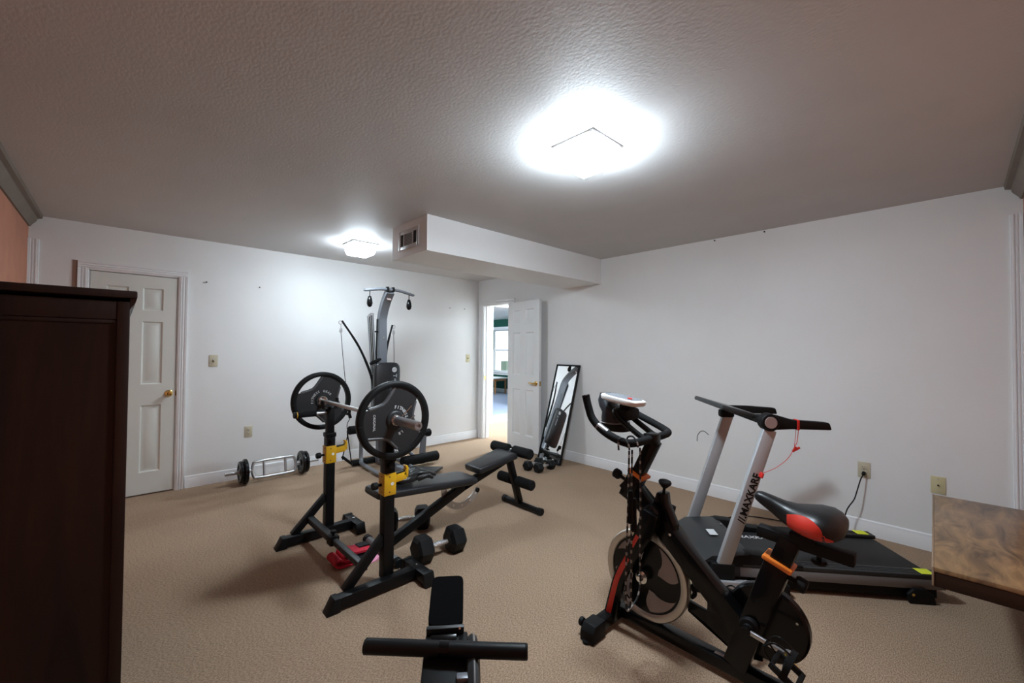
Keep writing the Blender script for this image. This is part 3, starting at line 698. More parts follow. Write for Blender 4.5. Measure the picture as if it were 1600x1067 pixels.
# ================================================================== DUMBBELLS
def dumbbell(label, c, ang, apo, hl, gap, group):
    """hex dumbbell, axis along local x, resting on a flat of the head"""
    t = root('hex_dumbbell', label, 'dumbbell', (c[0], c[1], 0), ang, group)
    ro = apo / math.cos(PI / 6)
    for s in (-1, 1):
        b = B(); rings = []
        for x, k in ((gap / 2, .62), (gap / 2 + hl * .16, .97), (gap / 2 + hl * .3, 1), (gap / 2 + hl * .72, 1), (gap / 2 + hl * .86, .96), (gap / 2 + hl, .74)):
            rings.append([(s * x, ro * k * math.cos(PI / 6 * 2 * i), apo + ro * k * math.sin(PI / 3 * i)) for i in range(6)])
        loft(b, rings); part('head', b, 'rubber', t, local=True, ang=15)
    b = B(); lathe(b, [(0, -gap / 2 - .01), (.0145, -gap / 2 - .01), (.016, -gap * .42), (.0145, -gap * .36), (.0195, -gap * .18), (.0202, 0), (.0195, gap * .18), (.0145, gap * .36), (.016, gap * .42), (.0145, gap / 2 + .01), (0, gap / 2 + .01)], (0, 0, apo), (1, 0, 0), 16)
    part('handle', b, 'knurl', t, local=True, label='chrome handle')
    return t
dumbbell('big black hex dumbbell in front of the bench, beside the rack foot', (-2.545, -2.79), -.06, .079, .115, .125, 'black hex dumbbells on the carpet')
dumbbell('big black hex dumbbell half hidden under the bench rail', (-2.50, -2.275), -.45, .079, .11, .125, 'black hex dumbbells on the carpet')
dumbbell('small hex dumbbell by the mirror, the one nearer the door', (-.60, -1.792), .08, .052, .085, .115, 'small hex dumbbells by the mirror')
dumbbell('small hex dumbbell by the mirror, the one farther from the door', (-.572, -1.94), .0, .052, .085, .115, 'small hex dumbbells by the mirror')

# ================================================================== TRICEPS BAR
ty, tz = -.24, .124
tbr = root('triceps_bar', 'chrome triceps bar with oval hand frame lying along the far wall', 'barbell', (-2.90, ty, 0))
b = B(); x0, x1, hh = -3.105, -2.70, .078
pts = [(x0 + .05, tz + hh), (x1 - .05, tz + hh), (x1 - .012, tz + hh - .018), (x1, tz + hh - .06), (x1, tz - hh + .06), (x1 - .012, tz - hh + .018), (x1 - .05, tz - hh), (x0 + .05, tz - hh), (x0 + .012, tz - hh + .018), (x0, tz - hh + .06), (x0, tz + hh - .06), (x0 + .012, tz + hh - .018)]
ly = lambda z: ty - .0 + (z - tz) * .25
tube(b, [(x, ly(z), z) for x, z in pts], .0135, 12, 4, closed=True); part('hand_frame', b, 'steel', tbr, ang=60)
for x in (-3.0, -2.80):
    b = B(); cyl(b, (x, ly(tz - hh), tz - hh), (x, ly(tz + hh), tz + hh), .012, seg=12); part('grip', b, 'steel', tbr)
for s, xe, xi in ((-1, -3.34, -3.105), (1, -2.465, -2.70)):
    b = B(); cyl(b, (xi, ty, tz), (xi + s * .05, ty, tz), .011, seg=14); cyl(b, (xi + s * .035, ty, tz), (xe, ty, tz), .0165, seg=18); cyl(b, (xi + s * .022, ty, tz), (xi + s * .036, ty, tz), .024, seg=18); part('sleeve', b, 'steel', tbr)
def small_plate(label, x, r, t):
    rt = root('weight_plate', label, 'weight plate', (x, ty, tz - r), group='small plates on the triceps bar')
    b = B(); lathe(b, [(.018, -t / 2), (.018, t / 2), (.035, t / 2), (.04, t * .3), (r * .72, t * .3), (r * .78, t / 2), (r - .006, t / 2), (r, t * .3), (r, -t * .3), (r - .006, -t / 2), (r * .78, -t / 2), (r * .72, -t * .3), (.04, -t * .3), (.035, -t / 2), (.018, -t / 2)], (x, ty, tz), (1, 0, 0), 40)
    part('disc', b, 'gloss', rt, ang=30)
    b = B()
    for s in (-1, 1): lathe(b, [(r * .50, 0), (r * .5, .002), (r * .54, .002), (r * .54, 0)], (x + s * t * .3, ty, tz), (s, 0, 0), 40)
    part('raised_ring', b, 'iron', rt)
small_plate('small black plate, outer left one on the triceps bar', -3.205, .108, .03)
small_plate('small black plate, inner left one on the triceps bar', -3.168, .124, .032)
small_plate('small black plate, inner right one on the triceps bar', -2.640, .124, .032)
small_plate('small black plate, outer right one on the triceps bar', -2.600, .115, .03)

# ================================================================== RED STRAPS AND PINK CLOTH
st = root('ankle_strap', 'folded red padded strap with black tabs under the rack crossbar', 'strap', (-3.0, -2.47, 0))
AX = (.22, -.975, 0)
def ribbon(name, pts, wd, th_, m): b = B(); tube(b, pts, .01, n=6, flat=(AX, wd, th_)); return part(name, b, m, st, ang=60)
ribbon('padding', [(-2.875, -2.455, .050), (-2.92, -2.455, .056), (-2.98, -2.452, .060), (-3.03, -2.455, .074), (-3.06, -2.455, .066), (-3.066, -2.455, .045), (-3.045, -2.455, .030), (-2.99, -2.455, .026)], .125, .012, 'redfab')
ribbon('roll', [(-2.93, -2.47, .010), (-3.02, -2.47, .012), (-3.085, -2.47, .014), (-3.122, -2.47, .028), (-3.122, -2.47, .052), (-3.098, -2.47, .060), (-3.078, -2.47, .044)], .135, .012, 'redfab')
ribbon('black_lining', [(-2.90, -2.50, .036), (-2.97, -2.50, .042), (-3.02, -2.50, .056)], .115, .006, 'matte')
ribbon('hook_tab', [(-2.868, -2.425, .060), (-2.90, -2.425, .065), (-2.945, -2.425, .066)], .07, .005, 'matte')
b = B(); rings = []
for i in range(9):
    s = i / 8; c = V((-2.905 + .03 * s, -2.285 - .29 * s, .0)); d = V((.98, .15, 0))
    ring = []
    for wv, z in ((-.05, .006), (-.02, .014 + .008 * math.sin(5 * s)), (.02, .012 + .006 * math.cos(6 * s)), (.04, .006), (.04, .0005), (-.05, .0005)):
        ring.append(c + d * wv + V((0, 0, z)))
    rings.append(ring)
loft(b, rings); single('pink_cloth', b, 'pink', 'pink cloth on the carpet beside the red strap', 'cloth', (-2.88, -2.43, 0), ang=60)

# ================================================================== HOME GYM
gx = -1.835
gm = root('home_gym', 'grey cable home gym with tall curved post against the far wall', 'home gym', (gx, -.65, 0))
b = B(); tube(b, [(gx, -.47, .05), (gx, -.475, .9), (gx, -.47, 1.40), (gx, -.455, 1.66), (gx, -.475, 1.78), (gx, -.55, 1.92), (gx, -.645, 2.03)], .03, n=6, flat=((1, 0, 0), .098, .062)); post = part('main_post', b, 'greyframe', gm, ang=40)
b = B(); box(b, (gx, -.625, 1.955), (.05, .004, .05), Matrix.Rotation(-.68, 3, 'X')); part('sticker', b, 'rose', post)
b = B(); cyl(b, (gx + .0, -.502, 1.50), (gx, -.508, 1.50), .012, seg=10); part('bolt', b, 'chrome', post)
b = B(); tube(b, [(gx - .305, -.655, 2.025), (gx - .285, -.655, 2.025), (gx - .12, -.655, 2.052), (gx, -.655, 2.055), (gx + .12, -.655, 2.052), (gx + .285, -.655, 2.020), (gx + .30, -.655, 2.018)], .017, 12); lb = part('lat_bar', b, 'greyframe', gm, ang=60)
for s in (-1, 1): b = B(); box(b, (gx + s * .035, -.655, 2.058), (.025, .05, .055), None, .006); part('bar_cradle', b, 'matte', gm)
for s in (-1, 1):
    b = B(); x = gx + s * .245; z0 = 2.02
    tube(b, [(x, -.655, z0), (x, -.655, z0 - .07)], .005, 8); lathe(b, [(0, 0), (.016, .006), (.028, .05), (.032, .085), (.025, .115), (.010, .128), (0, .13)], (x, -.655, z0 - .055), (0, 0, -1), 16)
    hg = part('hanging_pulley', b, 'gloss', lb, ang=60)
# backrest pad with round logo
b = B(); box(b, (gx, -.60, .90), (.315, .06, .64), None, .028, 4)
bk = B(); rings = []
prof = []
for i in range(40):
    t = 2 * PI * i / 40; prof.append((.158 * math.copysign(abs(math.cos(t)) ** .38, math.cos(t)), .325 * math.copysign(abs(math.sin(t)) ** .22, math.sin(t))))
for yy, k in ((-.565, .97), (-.58, 1), (-.615, 1), (-.628, .985), (-.634, .93)):
    rings.append([(gx + x * k, yy, .885 + z * (1 - (1 - k) * .5)) for x, z in prof])
b.free(); loft(bk, rings); bp_ = part('back_pad', bk, 'vinyl', gm, ang=50)
b = B(); cyl(b, (gx + .078, -.634, 1.125), (gx + .078, -.6355, 1.125), .030, seg=24); part('logo_disc', b, 'print', bp_)
b = B(); tube(b, [(gx + .062, -.636, 1.115), (gx + .075, -.636, 1.135), (gx + .095, -.636, 1.130)], .003, 6); part('logo_stroke', b, 'printgrey', bp_)
b = B(); text(b, 'T', .06, V((0, 0, -1)), V((1, 0, 0)), V((gx + .085, -.6345, 1.055)), .0008, bold=.003); bb(b, (gx + .076, -.6353, .90), (gx + .098, -.6343, 1.02)); part('lettering', b, 'printgrey', bp_)
# power rods bundle
for k, (dx_, zt, zb) in enumerate(((-.165, 1.735, .95), (-.147, 1.755, .95), (-.108, 1.77, .95), (-.128, 1.77, .95))):
    b = B(); xt = gx + dx_ - .0; xb = gx + dx_ + .05
    tube(b, [(xb, -.46, zb - .3), (xb - .01, -.46, 1.1), (xt, -.44, zt)], .0075 if k % 2 == 0 else .0065, 10)
    rd = part('power_rod', b, 'greyframe' if k in (2, 0) else 'matte', gm, ang=60)
    b = B(); lathe(b, [(.004, 0), (.012, 0), (.013, .025), (.004, .03)], (xt, -.44, zt - .01), (0, 0, 1), 10); part('rod_cap', b, 'steel', rd)
b = B(); tube(b, [(gx - .15, -.47, 1.19), (gx - .10, -.49, 1.21), (gx - .03, -.50, 1.25)], .016, 8); box(b, (gx - .09, -.49, 1.225), (.1, .03, .03), Matrix.Rotation(-.4, 3, 'Y'), .004); part('rod_strap', b, 'foam', gm)
b = B(); tube(b, [(gx - .06, -.46, 1.72), (gx - .066, -.46, 1.3), (gx - .06, -.46, 1.1)], .009, 8); box(b, (gx - .062, -.46, 1.57), (.05, .02, .018), None, .003); part('side_strut', b, 'matte', gm)
b = B(); box(b, (gx, -.43, .62), (.34, .08, .12), None, .01); part('rod_box', b, 'matte', gm)
# bent arms with pulleys and cables
for s, pts, cab in ((-1, [(gx - .10, -.46, .85), (gx - .13, -.47, 1.05), (gx - .28, -.48, 1.38), (gx - .49, -.50, 1.675)], [(gx - .50, -.50, 1.56), (gx - .475, -.50, 1.30), (gx - .41, -.50, .72)]),
                    (1, [(gx + .05, -.42, .85), (gx + .065, -.42, 1.2), (gx + .095, -.42, 1.42), (gx + .155, -.42, 1.66)], [(gx + .172, -.42, 1.56), (gx + .185, -.42, 1.2), (gx + .185, -.45, .50)])):
    b = B(); tube(b, pts, [.016, .015, .013, .011], 10); arm = part('bent_arm', b, 'matte', gm, ang=60)
    tip = V(pts[-1]); b = B(); tube(b, [tip + V((.018 * math.cos(a) * 1 - .018 if s < 0 else .018 * math.cos(a) + .018, 0, .018 * math.sin(a) - .02)) for a in [2 * PI * k / 12 for k in range(12)]], .004, 6, 2, closed=True); part('arm_ring', b, 'steel', arm)
    b = B(); c0 = V(cab[0]); tube(b, [tip + V((-.012 if s < 0 else .018, 0, -.035)), c0 + V((0, 0, .03))], .004, 6); box(b, c0 + V((0, 0, .015)), (.028, .012, .035), None, .004); cyl(b, c0 + V((0, -.012, .0)), c0 + V((0, .012, 0)), .014, seg=12); part('clip', b, 'steel', arm)
    b = B(); tube(b, cab, .0032, 6); part('cable', b, 'matte', gm, ang=60)
b = B(); pc = V((gx - .415, -.50, .665)); lathe(b, [(.012, -.012), (.036, -.012), (.030, 0), (.036, .012), (.012, .012)], pc, (0, 1, 0), 24); box(b, pc + V((.025, 0, -.04)), (.03, .03, .07), Matrix.Rotation(-.3, 3, 'Y'), .004); part('pulley', b, 'gloss', gm)
b = B(); h0 = pc + V((0, 0, -.08)); tube(b, [h0 + V((.03, 0, .0)), h0 + V((.0, 0, -.06)), h0 + V((.005, 0, -.14))], .004, 6)
tube(b, [h0 + V((.005, 0, -.2)), h0 + V((-.045, 0, -.42)), h0 + V((-.04, -.01, -.43))], .006, 6); tube(b, [h0 + V((.012, 0, -.2)), h0 + V((.055, 0, -.5))], .006, 6); tube(b, [h0 + V((.005, 0, -.13)), h0 + V((.008, 0, -.2))], .008, 6)
cyl(b, h0 + V((-.05, 0, -.41)), h0 + V((.055, 0, -.505)), .015, seg=12); part('cable_handle', b, 'foam', gm)
# base frame and side uprights
b = B(); cyl(b, (-2.125, -.345, .04), (-1.53, -.345, .04), .035, seg=20, bev=.004); part('rear_bar', b, 'matte', gm)
b = B(); tube(b, [(-2.03, -.37, .50), (-2.03, -.37, .15), (-2.035, -.39, .07), (-2.05, -.46, .04), (-2.075, -.95, .04), (-2.04, -1.05, .04), (-1.85, -1.12, .04)], .022, 12); part('side_tube', b, 'greyframe', gm, ang=60)
b = B(); tube(b, [(-1.62, -.37, .50), (-1.62, -.37, .1), (-1.64, -.45, .045), (-1.70, -1.0, .04), (-1.80, -1.10, .04)], .022, 12); part('side_tube', b, 'greyframe', gm, ang=60)
b = B(); bar(b, (gx, -.40, .05), (gx, -1.2, .05), .07, .06); bar(b, (gx, -.52, .06), (gx, -.9, .40), .05, .05); part('base_rail', b, 'greyframe', gm)
b = B(); cyl(b, (-2.12, -.60, .455), (-1.98, -.60, .455), .05, seg=20, bev=.008); cyl(b, (-2.2, -.42, .438), (-2.03, -.42, .438), .048, seg=20, bev=.008); ur = part('upper_roller', b, 'foam', gm)
b = B(); cyl(b, (-2.055, -.42, .545), (-2.02, -.42, .545), .022, seg=12); cyl(b, (-2.10, -.42, .55), (-2.06, -.42, .55), .010, seg=10); part('adjust_knob', b, 'matte', gm)
b = B(); prism(b, [(-1.462, -.78, .50), (-1.430, -.78, .50), (-1.425, -.78, .30), (-1.455, -.80, .02), (-1.525, -.80, .02), (-1.49, -.78, .26)], (0, -.035, 0), .002); part('leg_lever', b, 'greyframe', gm)
b = B(); cyl(b, (-1.62, -.78, .37), (-1.355, -.78, .365), .046, seg=20, bev=.008); part('upper_roller', b, 'foam', gm)
b = B(); cyl(b, (-1.755, -.83, .085), (-1.28, -.83, .085), .058, seg=22, bev=.01); part('lower_roller', b, 'foam', gm)
b = B(); tube(b, [(gx + .02, -.60, .42), (gx + .1, -.68, .30), (gx + .25, -.8, .12)], .02, 10); part('lever_brace', b, 'greyframe', gm, ang=60)
b = B(); prism(b, [(-1.885, -1.165, .03), (-1.665, -1.335, .03), (-1.44, -1.19, .03), (-1.66, -1.0, .03)], (0, 0, .025), .004); part('foot_platform', b, 'deckrail', gm)
b = B(); box(b, (gx, -.78, .42), (.30, .28, .05), None, .02, 3); part('seat', b, 'vinyl', gm)

# ================================================================== TREADMILL
tm = root('treadmill', 'black folding treadmill with silver posts behind the exercise bike', 'treadmill', (-.59, -4.92, 0), math.atan2(-.768, .64))
def TP(name, b, m, parent=tm, **k): return part(name, b, m, parent, local=True, **k)
b = B(); bb(b, (-1.20, -.215, .05), (-.02, .215, .128), .006); TP('deck', b, 'matte')
b = B(); bb(b, (-1.0, -.205, .128), (-.035, .205, .132), .001); cyl(b, (-.035, -.205, .108), (-.035, .205, .108), .024, seg=20); blt = TP('running_belt', b, 'belt')
b = B(); text(b, 'MAXKARE', .052, V((1, 0, 0)), V((0, 1, 0)), V((-.80, .125, .1324)), .0004, shear=.3, bold=.001); TP('lettering', b, 'print', blt)
for s in (-1, 1):
    b = B(); y0, y1 = (-.29, -.212) if s < 0 else (.212, .29)
    bb(b, (-1.05, y0, .128), (-.01, y1, .152), .006)
    rl = TP('side_rail', b, 'deckrail')
    for k in range(3): b = B(); yy = y0 + .02 + k * .018; bb(b, (-.85, yy, .152), (-.06, yy + .008, .1545), .001); TP('rib', b, 'deckrail', rl)
    b = B(); bb(b, (-.115, y0 + .008, .1546), (-.045, y1 - .008, .1556)); TP('warning_sticker', b, 'hiyellow', rl, label='yellow warning sticker')
    b = B(); ys = y0 if s < 0 else y1; bb(b, (-1.06, min(ys, ys - s * .03), .075), (-.0, max(ys, ys - s * .03), .128), .004); TP('side_panel', b, 'greymid')
    b = B(); bb(b, (-1.0, min(ys - s * .02, ys - s * .06), .02), (-.03, max(ys - s * .02, ys - s * .06), .075), .004); TP('under_frame', b, 'matte')
    b = B(); prism(b, [(-.19, ys - s * .002, 0), (-.06, ys - s * .002, 0), (-.07, ys - s * .002, .05), (-.11, ys - s * .002, .082), (-.17, ys - s * .002, .082), (-.20, ys - s * .002, .05)], (0, s * .018, 0), .004); ft = TP('rear_foot', b, 'matte')
    b = B(); cyl(b, (-.175, ys + s * .016, .05), (-.175, ys + s * .018, .05), .008, seg=10); TP('bolt', b, 'brass', ft)
    # wing of the motor hood sweeping down onto the rail
    b = B(); zt = [(-1.24, .150), (-1.0, .205), (-.93, .200), (-.86, .178), (-.80, .162), (-.72, .156)]
    pl = [(x, z) for x, z in zt] + [(-.72, .13), (-1.24, .13)]
    prism(b, [(x, y0, z) for x, z in pl], (0, y1 - y0, 0), .004); TP('hood_wing', b, 'matte')
# motor hood
b = B(); rings = []
for yy, k in ((-.285, .96), (-.26, 1), (0, 1.03), (.26, 1), (.285, .96)):
    rings.append([(-1.255, yy, .07), (-1.255, yy, .15), (-1.21, yy, .19 * k), (-1.05, yy, .205 * k), (-.995, yy, .195 * k), (-.965, yy, .135), (-.965, yy, .07)])
loft(b, rings); hd = TP('motor_hood', b, 'deckrail', ang=40)
b = B(); box(b, (-1.125, -.02, .2115), (.05, .085, .002), Matrix.Rotation(-.02, 3, 'Y'), .0008); TP('logo_badge', b, 'print', hd)
for yy, xx in ((.12, -1.02), (-.06, -1.0)):
    b = B(); cyl(b, (xx, yy, .20), (xx, yy, .211), .007, seg=10); TP('screw', b, 'chrome', hd)
# base frame on the floor
b = B(); bar(b, (-1.27, -.30, .035), (-1.27, .30, .035), .05, .05); bar(b, (-1.29, -.325, .045), (-.86, -.325, .045), .04, .045); bar(b, (-1.29, .325, .045), (-.86, .325, .045), .04, .045); TP('base_frame', b, 'silver')
b = B()
for s in (-1, 1): bb(b, (-.87, s * .325 - .024, 0), (-.82, s * .325 + .024, .07), .004); bb(b, (-1.33, s * .325 - .026, 0), (-1.27, s * .325 + .026, .075), .004)
TP('base_cap', b, 'matte')
# posts
PB, PT = -1.155, -.905
for s in (-1, 1):
    y = s * .30
    b = B(); bar(b, (PB - .02, y, .085), (PT, y, .925), .038, .072, (1, 0, 0), .008); ps = TP('post', b, 'silver')
    b = B(); bb(b, (PB - .07, y - .024, .03), (PB + .055, y + .024, .155), .008); TP('post_foot', b, 'matte')
    if s < 0:
        up_ = V((PT - PB + .02, 0, .84)).normalized(); side = V((up_.z, 0, -up_.x))
        b = B(); c = V((-1.155 + .12, y - .0195, .50)); text(b, '//.MAXKARE', .055, up_, -side, V((-1.022, y - .0195, .535)), .0006, bold=.0015); TP('lettering', b, 'matte', ps)
        b = B(); box(b, (-.962, y - .024, .672), (.03, .012, .05), frame(up_, (0, 1, 0)), .004); TP('safety_key', b, 'reddot', ps, label='red safety key')
# upper hubs, handles, console
for s in (-1, 1):
    y = s * .30
    hb = tm
    if s < 0: b = B(); lathe(b, [(0, -.032), (.046, -.032), (.05, -.026), (.05, .026), (.046, .032), (0, .032)], (PT - .005, y, .968), (0, 1, 0), 28); hb = TP('hub', b, 'matte')
    if s < 0: b = B(); cyl(b, (PT - .005, y + s * .031, .968), (PT - .005, y + s * .035, .968), .033, seg=24, bev=.001); TP('hub_cap', b, 'rose', hb)
    b = B(); prism(b, [(PT - .01, y - .02, 1.016 if s < 0 else .985), (PT + .04, y - .02, 1.008 if s < 0 else .985), (PT + .12, y - .02, .985), (PT + .30, y - .02, .975), (PT + .312, y - .02, .970), (PT + .322, y - .02, .932), (PT + .12, y - .02, .932), (PT + .02, y - .02, .925)], (0, .04, 0), .008); hn = TP('handle', b, 'matte')
    if s < 0:
        b = B(); lathe(b, [(.024, -.006), (.034, -.006), (.034, .006), (.024, .006)], (PT + .145, y, .957), (1, 0, 0), 4)
        b.free(); b = B(); box(b, (PT + .145, y, .957), (.014, .046, .058), None, .003); TP('red_band', b, 'reddot', hn)
        b = B(); z0 = .93; x0 = PT + .145
        tube(b, [(x0 - .008, y - .01, z0), (x0 - .015, y - .012, .86), (x0 - .018, y - .012, .835)], .0015, 6); tube(b, [(x0 + .004, y - .012, z0), (x0 - .004, y - .012, .86), (x0 - .018, y - .012, .835)], .0018, 6)
        tube(b, [(x0 - .025, y - .012, .812), (x0 - .06, y - .02, .765), (x0 - .12, y - .022, .715), (-.955, y - .024, .68)], .0016, 6)
        TP('safety_lanyard', b, 'reddot', hn, ang=60, label='red safety cord')
        b = B(); box(b, (x0 - .018, y - .012, .82), (.012, .008, .034), Matrix.Rotation(.5, 3, 'Y'), .002); box(b, (x0 - .004, y - .012, .822), (.012, .008, .034), Matrix.Rotation(1.0, 3, 'Y'), .002); TP('lanyard_clip', b, 'reddot', hn)
rc = Matrix.Rotation(.27, 3, 'Y')
b = B(); box(b, (PT - .115, .035, 1.005), (.24, .53, .028), rc, .009); pn = TP('console_panel', b, 'deckrail')
b = B(); box(b, (PT - .11, .035, 1.0175), (.19, .46, .002), rc); TP('console_glass', b, 'gloss', pn)
b = B(); box(b, (PT - .02, 0, .965), (.05, .56, .035), rc, .006); bb(b, (PT - .05, -.29, .955), (PT + .01, -.20, 1.0), .01); TP('console_bridge', b, 'matte')
b = B(); bb(b, (PT - .06, .27, .90), (PT + .035, .335, .955), .015, 3); TP('post_bracket', b, 'matte')
b = B(); tube(b, [(-1.03, .325, .765), (-1.06, .33, .79), (-1.085, .33, .785), (-1.105, .33, .755), (-1.108, .33, .715)], .0025, 6); TP('loose_wire', b, 'matte', ang=60)

# power cord from the outlet behind the saddle
b = B(); cyl(b, (-.0085, -4.668, .462), (-.045, -4.668, .455), .013, .010, 12, .003)
tube(b, [(-.04, -4.668, .455), (-.065, -4.655, .42), (-.085, -4.635, .33), (-.10, -4.62, .27), (-.13, -4.585, .20), (-.14, -4.565, .12), (-.15, -4.53, .03), (-.16, -4.46, .008), (-.20, -4.2, .007), (-.30, -3.95, .007), (-.48, -3.85, .008), (-.60, -3.84, .02)], .0042, 8)
single('power_cord', b, 'matte', 'black power cord hanging from the outlet to the treadmill', 'cord', (-.05, -4.668, 0), ang=60)

# ================================================================== EXERCISE BIKE
bk_ = root('exercise_bike', 'black and red spin exercise bike in the right foreground', 'exercise bike', (-2.22, -4.45, 0))
cx = -2.22
def bar2(b, p, q, w_, h_, x=cx, bev=.004): bar(b, (x, p[0], p[1]), (x, q[0], q[1]), w_, h_, (0, 0, 1) if abs(q[0] - p[0]) > .3 * abs(q[1] - p[1]) else (0, 1, 0), bev)
b = B(); bar2(b, (-3.97, .052), (-5.02, .052), .058, .05); part('base_rail', b, 'gloss', bk_)
b = B(); bb(b, (cx - .012, -4.56, .0772), (cx + .006, -4.43, .0778)); part('foil_label', b, 'print', bk_)
for nm, y, hw_ in (('front_stabilizer', -3.955, .265), ('rear_stabilizer', -5.00, .265)):
    b = B(); bar(b, (cx - hw_ + .05, y, .045), (cx + hw_ - .05, y, .045), .055, .05); sb = part(nm, b, 'gloss', bk_)
    for s in (-1, 1):
        b = B(); xe = cx + s * hw_
        prism(b, [(xe - s * .09, y - .036, 0.002), (xe + s * .015, y - .036, 0.002), (xe + s * .012, y - .036, .050), (xe - s * .012, y - .036, .078), (xe - s * .09, y - .036, .078)], (0, .072, 0), .004); ec = part('end_cap', b, 'matte', sb)
        b = B(); cyl(b, (xe + s * .01, y, 0), (xe + s * .01, y, .012), .02, seg=14); part('levelling_foot', b, 'rubber', ec)
        b = B(); cyl(b, (xe - s * .03, y + .034, .055), (xe - s * .03, y + .05, .055), .007, seg=10); lathe(b, [(0, 0), (.018, 0), (.021, .006), (.021, .016), (.017, .02), (0, .02)], (xe - s * .03, y + .048, .055), (0, 1, 0), 12); part('transport_knob', b, 'matte', ec)
# flywheel
fc = (-4.107, .282)
fw_o = V((cx, fc[0], fc[1]))
b = B(); lathe(b, [(.178, -.014), (.178, .014), (.186, .02), (.208, .02), (.213, .014), (.213, -.014), (.208, -.02), (.186, -.02), (.178, -.014)], fw_o, (1, 0, 0), 72); fly = part('flywheel_rim', b, 'silverrim', bk_, label='satin silver flywheel rim', ang=40)
b = B(); lathe(b, [(0, -.011), (.179, -.011), (.179, .011), (0, .011)], fw_o, (1, 0, 0), 64); part('flywheel_disc', b, 'gloss', fly)
def pol(r, deg, x): a = math.radians(deg); return V((x, fc[0] + r * math.cos(a), fc[1] + r * math.sin(a)))
for a0 in (25, 115, 205, 295):
    pts = [pol(.168, a0 + k * 7, cx - .0115) for k in range(9)] + [pol(.168 - .1 * (k / 6), a0 + 56 - 8 * k / 6 + 10 * math.sin(PI * k / 6), cx - .0115) for k in range(1, 7)] + [pol(.068 + .1 * (k / 6), a0 + 34 - 34 * (k / 6) ** 1.5, cx - .0115) for k in range(1, 6)]
    b = B(); prism(b, pts, (-.0015, 0, 0)); part('swirl_decal', b, 'mauve', fly)
b = B(); lathe(b, [(0, 0), (.016, 0), (.016, .03), (.03, .034), (.03, .05), (.016, .056), (.012, .075), (0, .075)], fw_o, (-1, 0, 0), 18); part('hub_nut', b, 'chrome', fly)
# fork blades (near one with red inlay)
fk = [(-3.958, .045), (-3.985, .153), (-4.015, .262), (-4.068, .372), (-4.11, .45), (-4.15, .53), (-4.175, .62)]
for s in (-1, 1):
    x = cx + s * .07
    b = B(); P_ = catmull([(x, y, z) for y, z in fk], 4); wl = [.062, .060, .056, .058, .070, .08, .075]
    left, right = [], []
    for i, p in enumerate(P_):
        t = (P_[min(i + 1, len(P_) - 1)] - P_[max(i - 1, 0)]).normalized(); n_ = V((0, t.z, -t.y)); q = i / (len(P_) - 1) * (len(wl) - 1); k = int(min(q, len(wl) - 2)); wv = wl[k] + (wl[k + 1] - wl[k]) * (q - k)
        left.append(p + n_ * wv / 2); right.append(p - n_ * wv / 2)
    prism(b, left + right[::-1], (s * .03, 0, 0), .003); fkb = part('fork_blade', b, 'gloss', bk_, ang=40)
    for i0, i1 in ((1, 13), (15, 19)):
        b = B(); l2 = [(a + (c - a) * .16) for a, c in zip(left, right)][i0:i1]; r2 = [(a + (c - a) * (.60 if i0 == 1 else .40)) for a, c in zip(left, right)][i0:i1]
        prism(b, [v + V((s * .0302, 0, 0)) for v in l2 + r2[::-1]], (s * .0015, 0, 0)); part('red_inlay', b, 'red', fkb, label='red inlay strip')
# head hood joining the blades
b = B(); prism(b, [(cx - .075, -4.125, .50), (cx - .075, -4.10, .56), (cx - .075, -4.13, .63), (cx - .075, -4.165, .655), (cx - .075, -4.20, .61), (cx - .075, -4.185, .53)], (.15, 0, 0), .010); part('fork_crown', b, 'gloss', bk_)
# main diagonal
b = B(); bar2(b, (-4.0, .715), (-4.58, .19), .066, .085); part('down_tube', b, 'gloss', bk_)
b = B()
for t in (.32, .42): cyl(b, (cx - .033, -4.0 - .58 * t, .745 - .525 * t), (cx - .037, -4.0 - .58 * t, .745 - .525 * t), .006, seg=10)
part('bolt', b, 'chrome', bk_)
b = B(); prism(b, [(cx - .03, -4.135, .60), (cx - .03, -4.165, .675), (cx - .03, -4.172, .70), (cx - .03, -4.215, .70), (cx - .03, -4.22, .65), (cx - .03, -4.26, .565), (cx - .03, -4.26, .50)], (.06, 0, 0), .008); part('brake_housing', b, 'gloss', bk_)
b = B(); cyl(b, (cx, -4.195, .695), (cx, -4.200, .728), .007, seg=10); lathe(b, [(0, 0), (.012, 0), (.028, .018), (.030, .026), (.027, .032), (.022, .034), (0, .034)], (cx, -4.199, .722), (0, -.12, 1), 16); part('resistance_knob', b, 'matte', bk_)
b = B(); tube(b, [(cx - .02, -4.18, .49), (cx - .02, -4.22, .455), (cx - .02, -4.265, .455)], .009, 8); part('brake_lever', b, 'chrome', bk_)
# handlebar post
b = B(); bar2(b, (-4.005, .63), (-4.062, .755), .07, .075); part('post_sleeve', b, 'gloss', bk_)
b = B(); box(b, (cx, -4.066, .758), (.084, .09, .016), Matrix.Rotation(.42, 3, 'X'), .005); part('collar_ring', b, 'orange', bk_, label='orange collar')
b = B(); bar2(b, (-4.04, .71), (-4.15, .935), .052, .058); part('handlebar_post', b, 'gloss', bk_)
b = B(); cyl(b, (cx - .01, -3.995, .715), (cx - .01, -3.945, .735), .009, seg=10); lathe(b, [(0, 0), (.02, 0), (.025, .008), (.025, .03), (.02, .036), (0, .036)], (cx - .01, -3.965, .728), (0, 1, .35), 14); part('post_knob', b, 'matte', bk_)
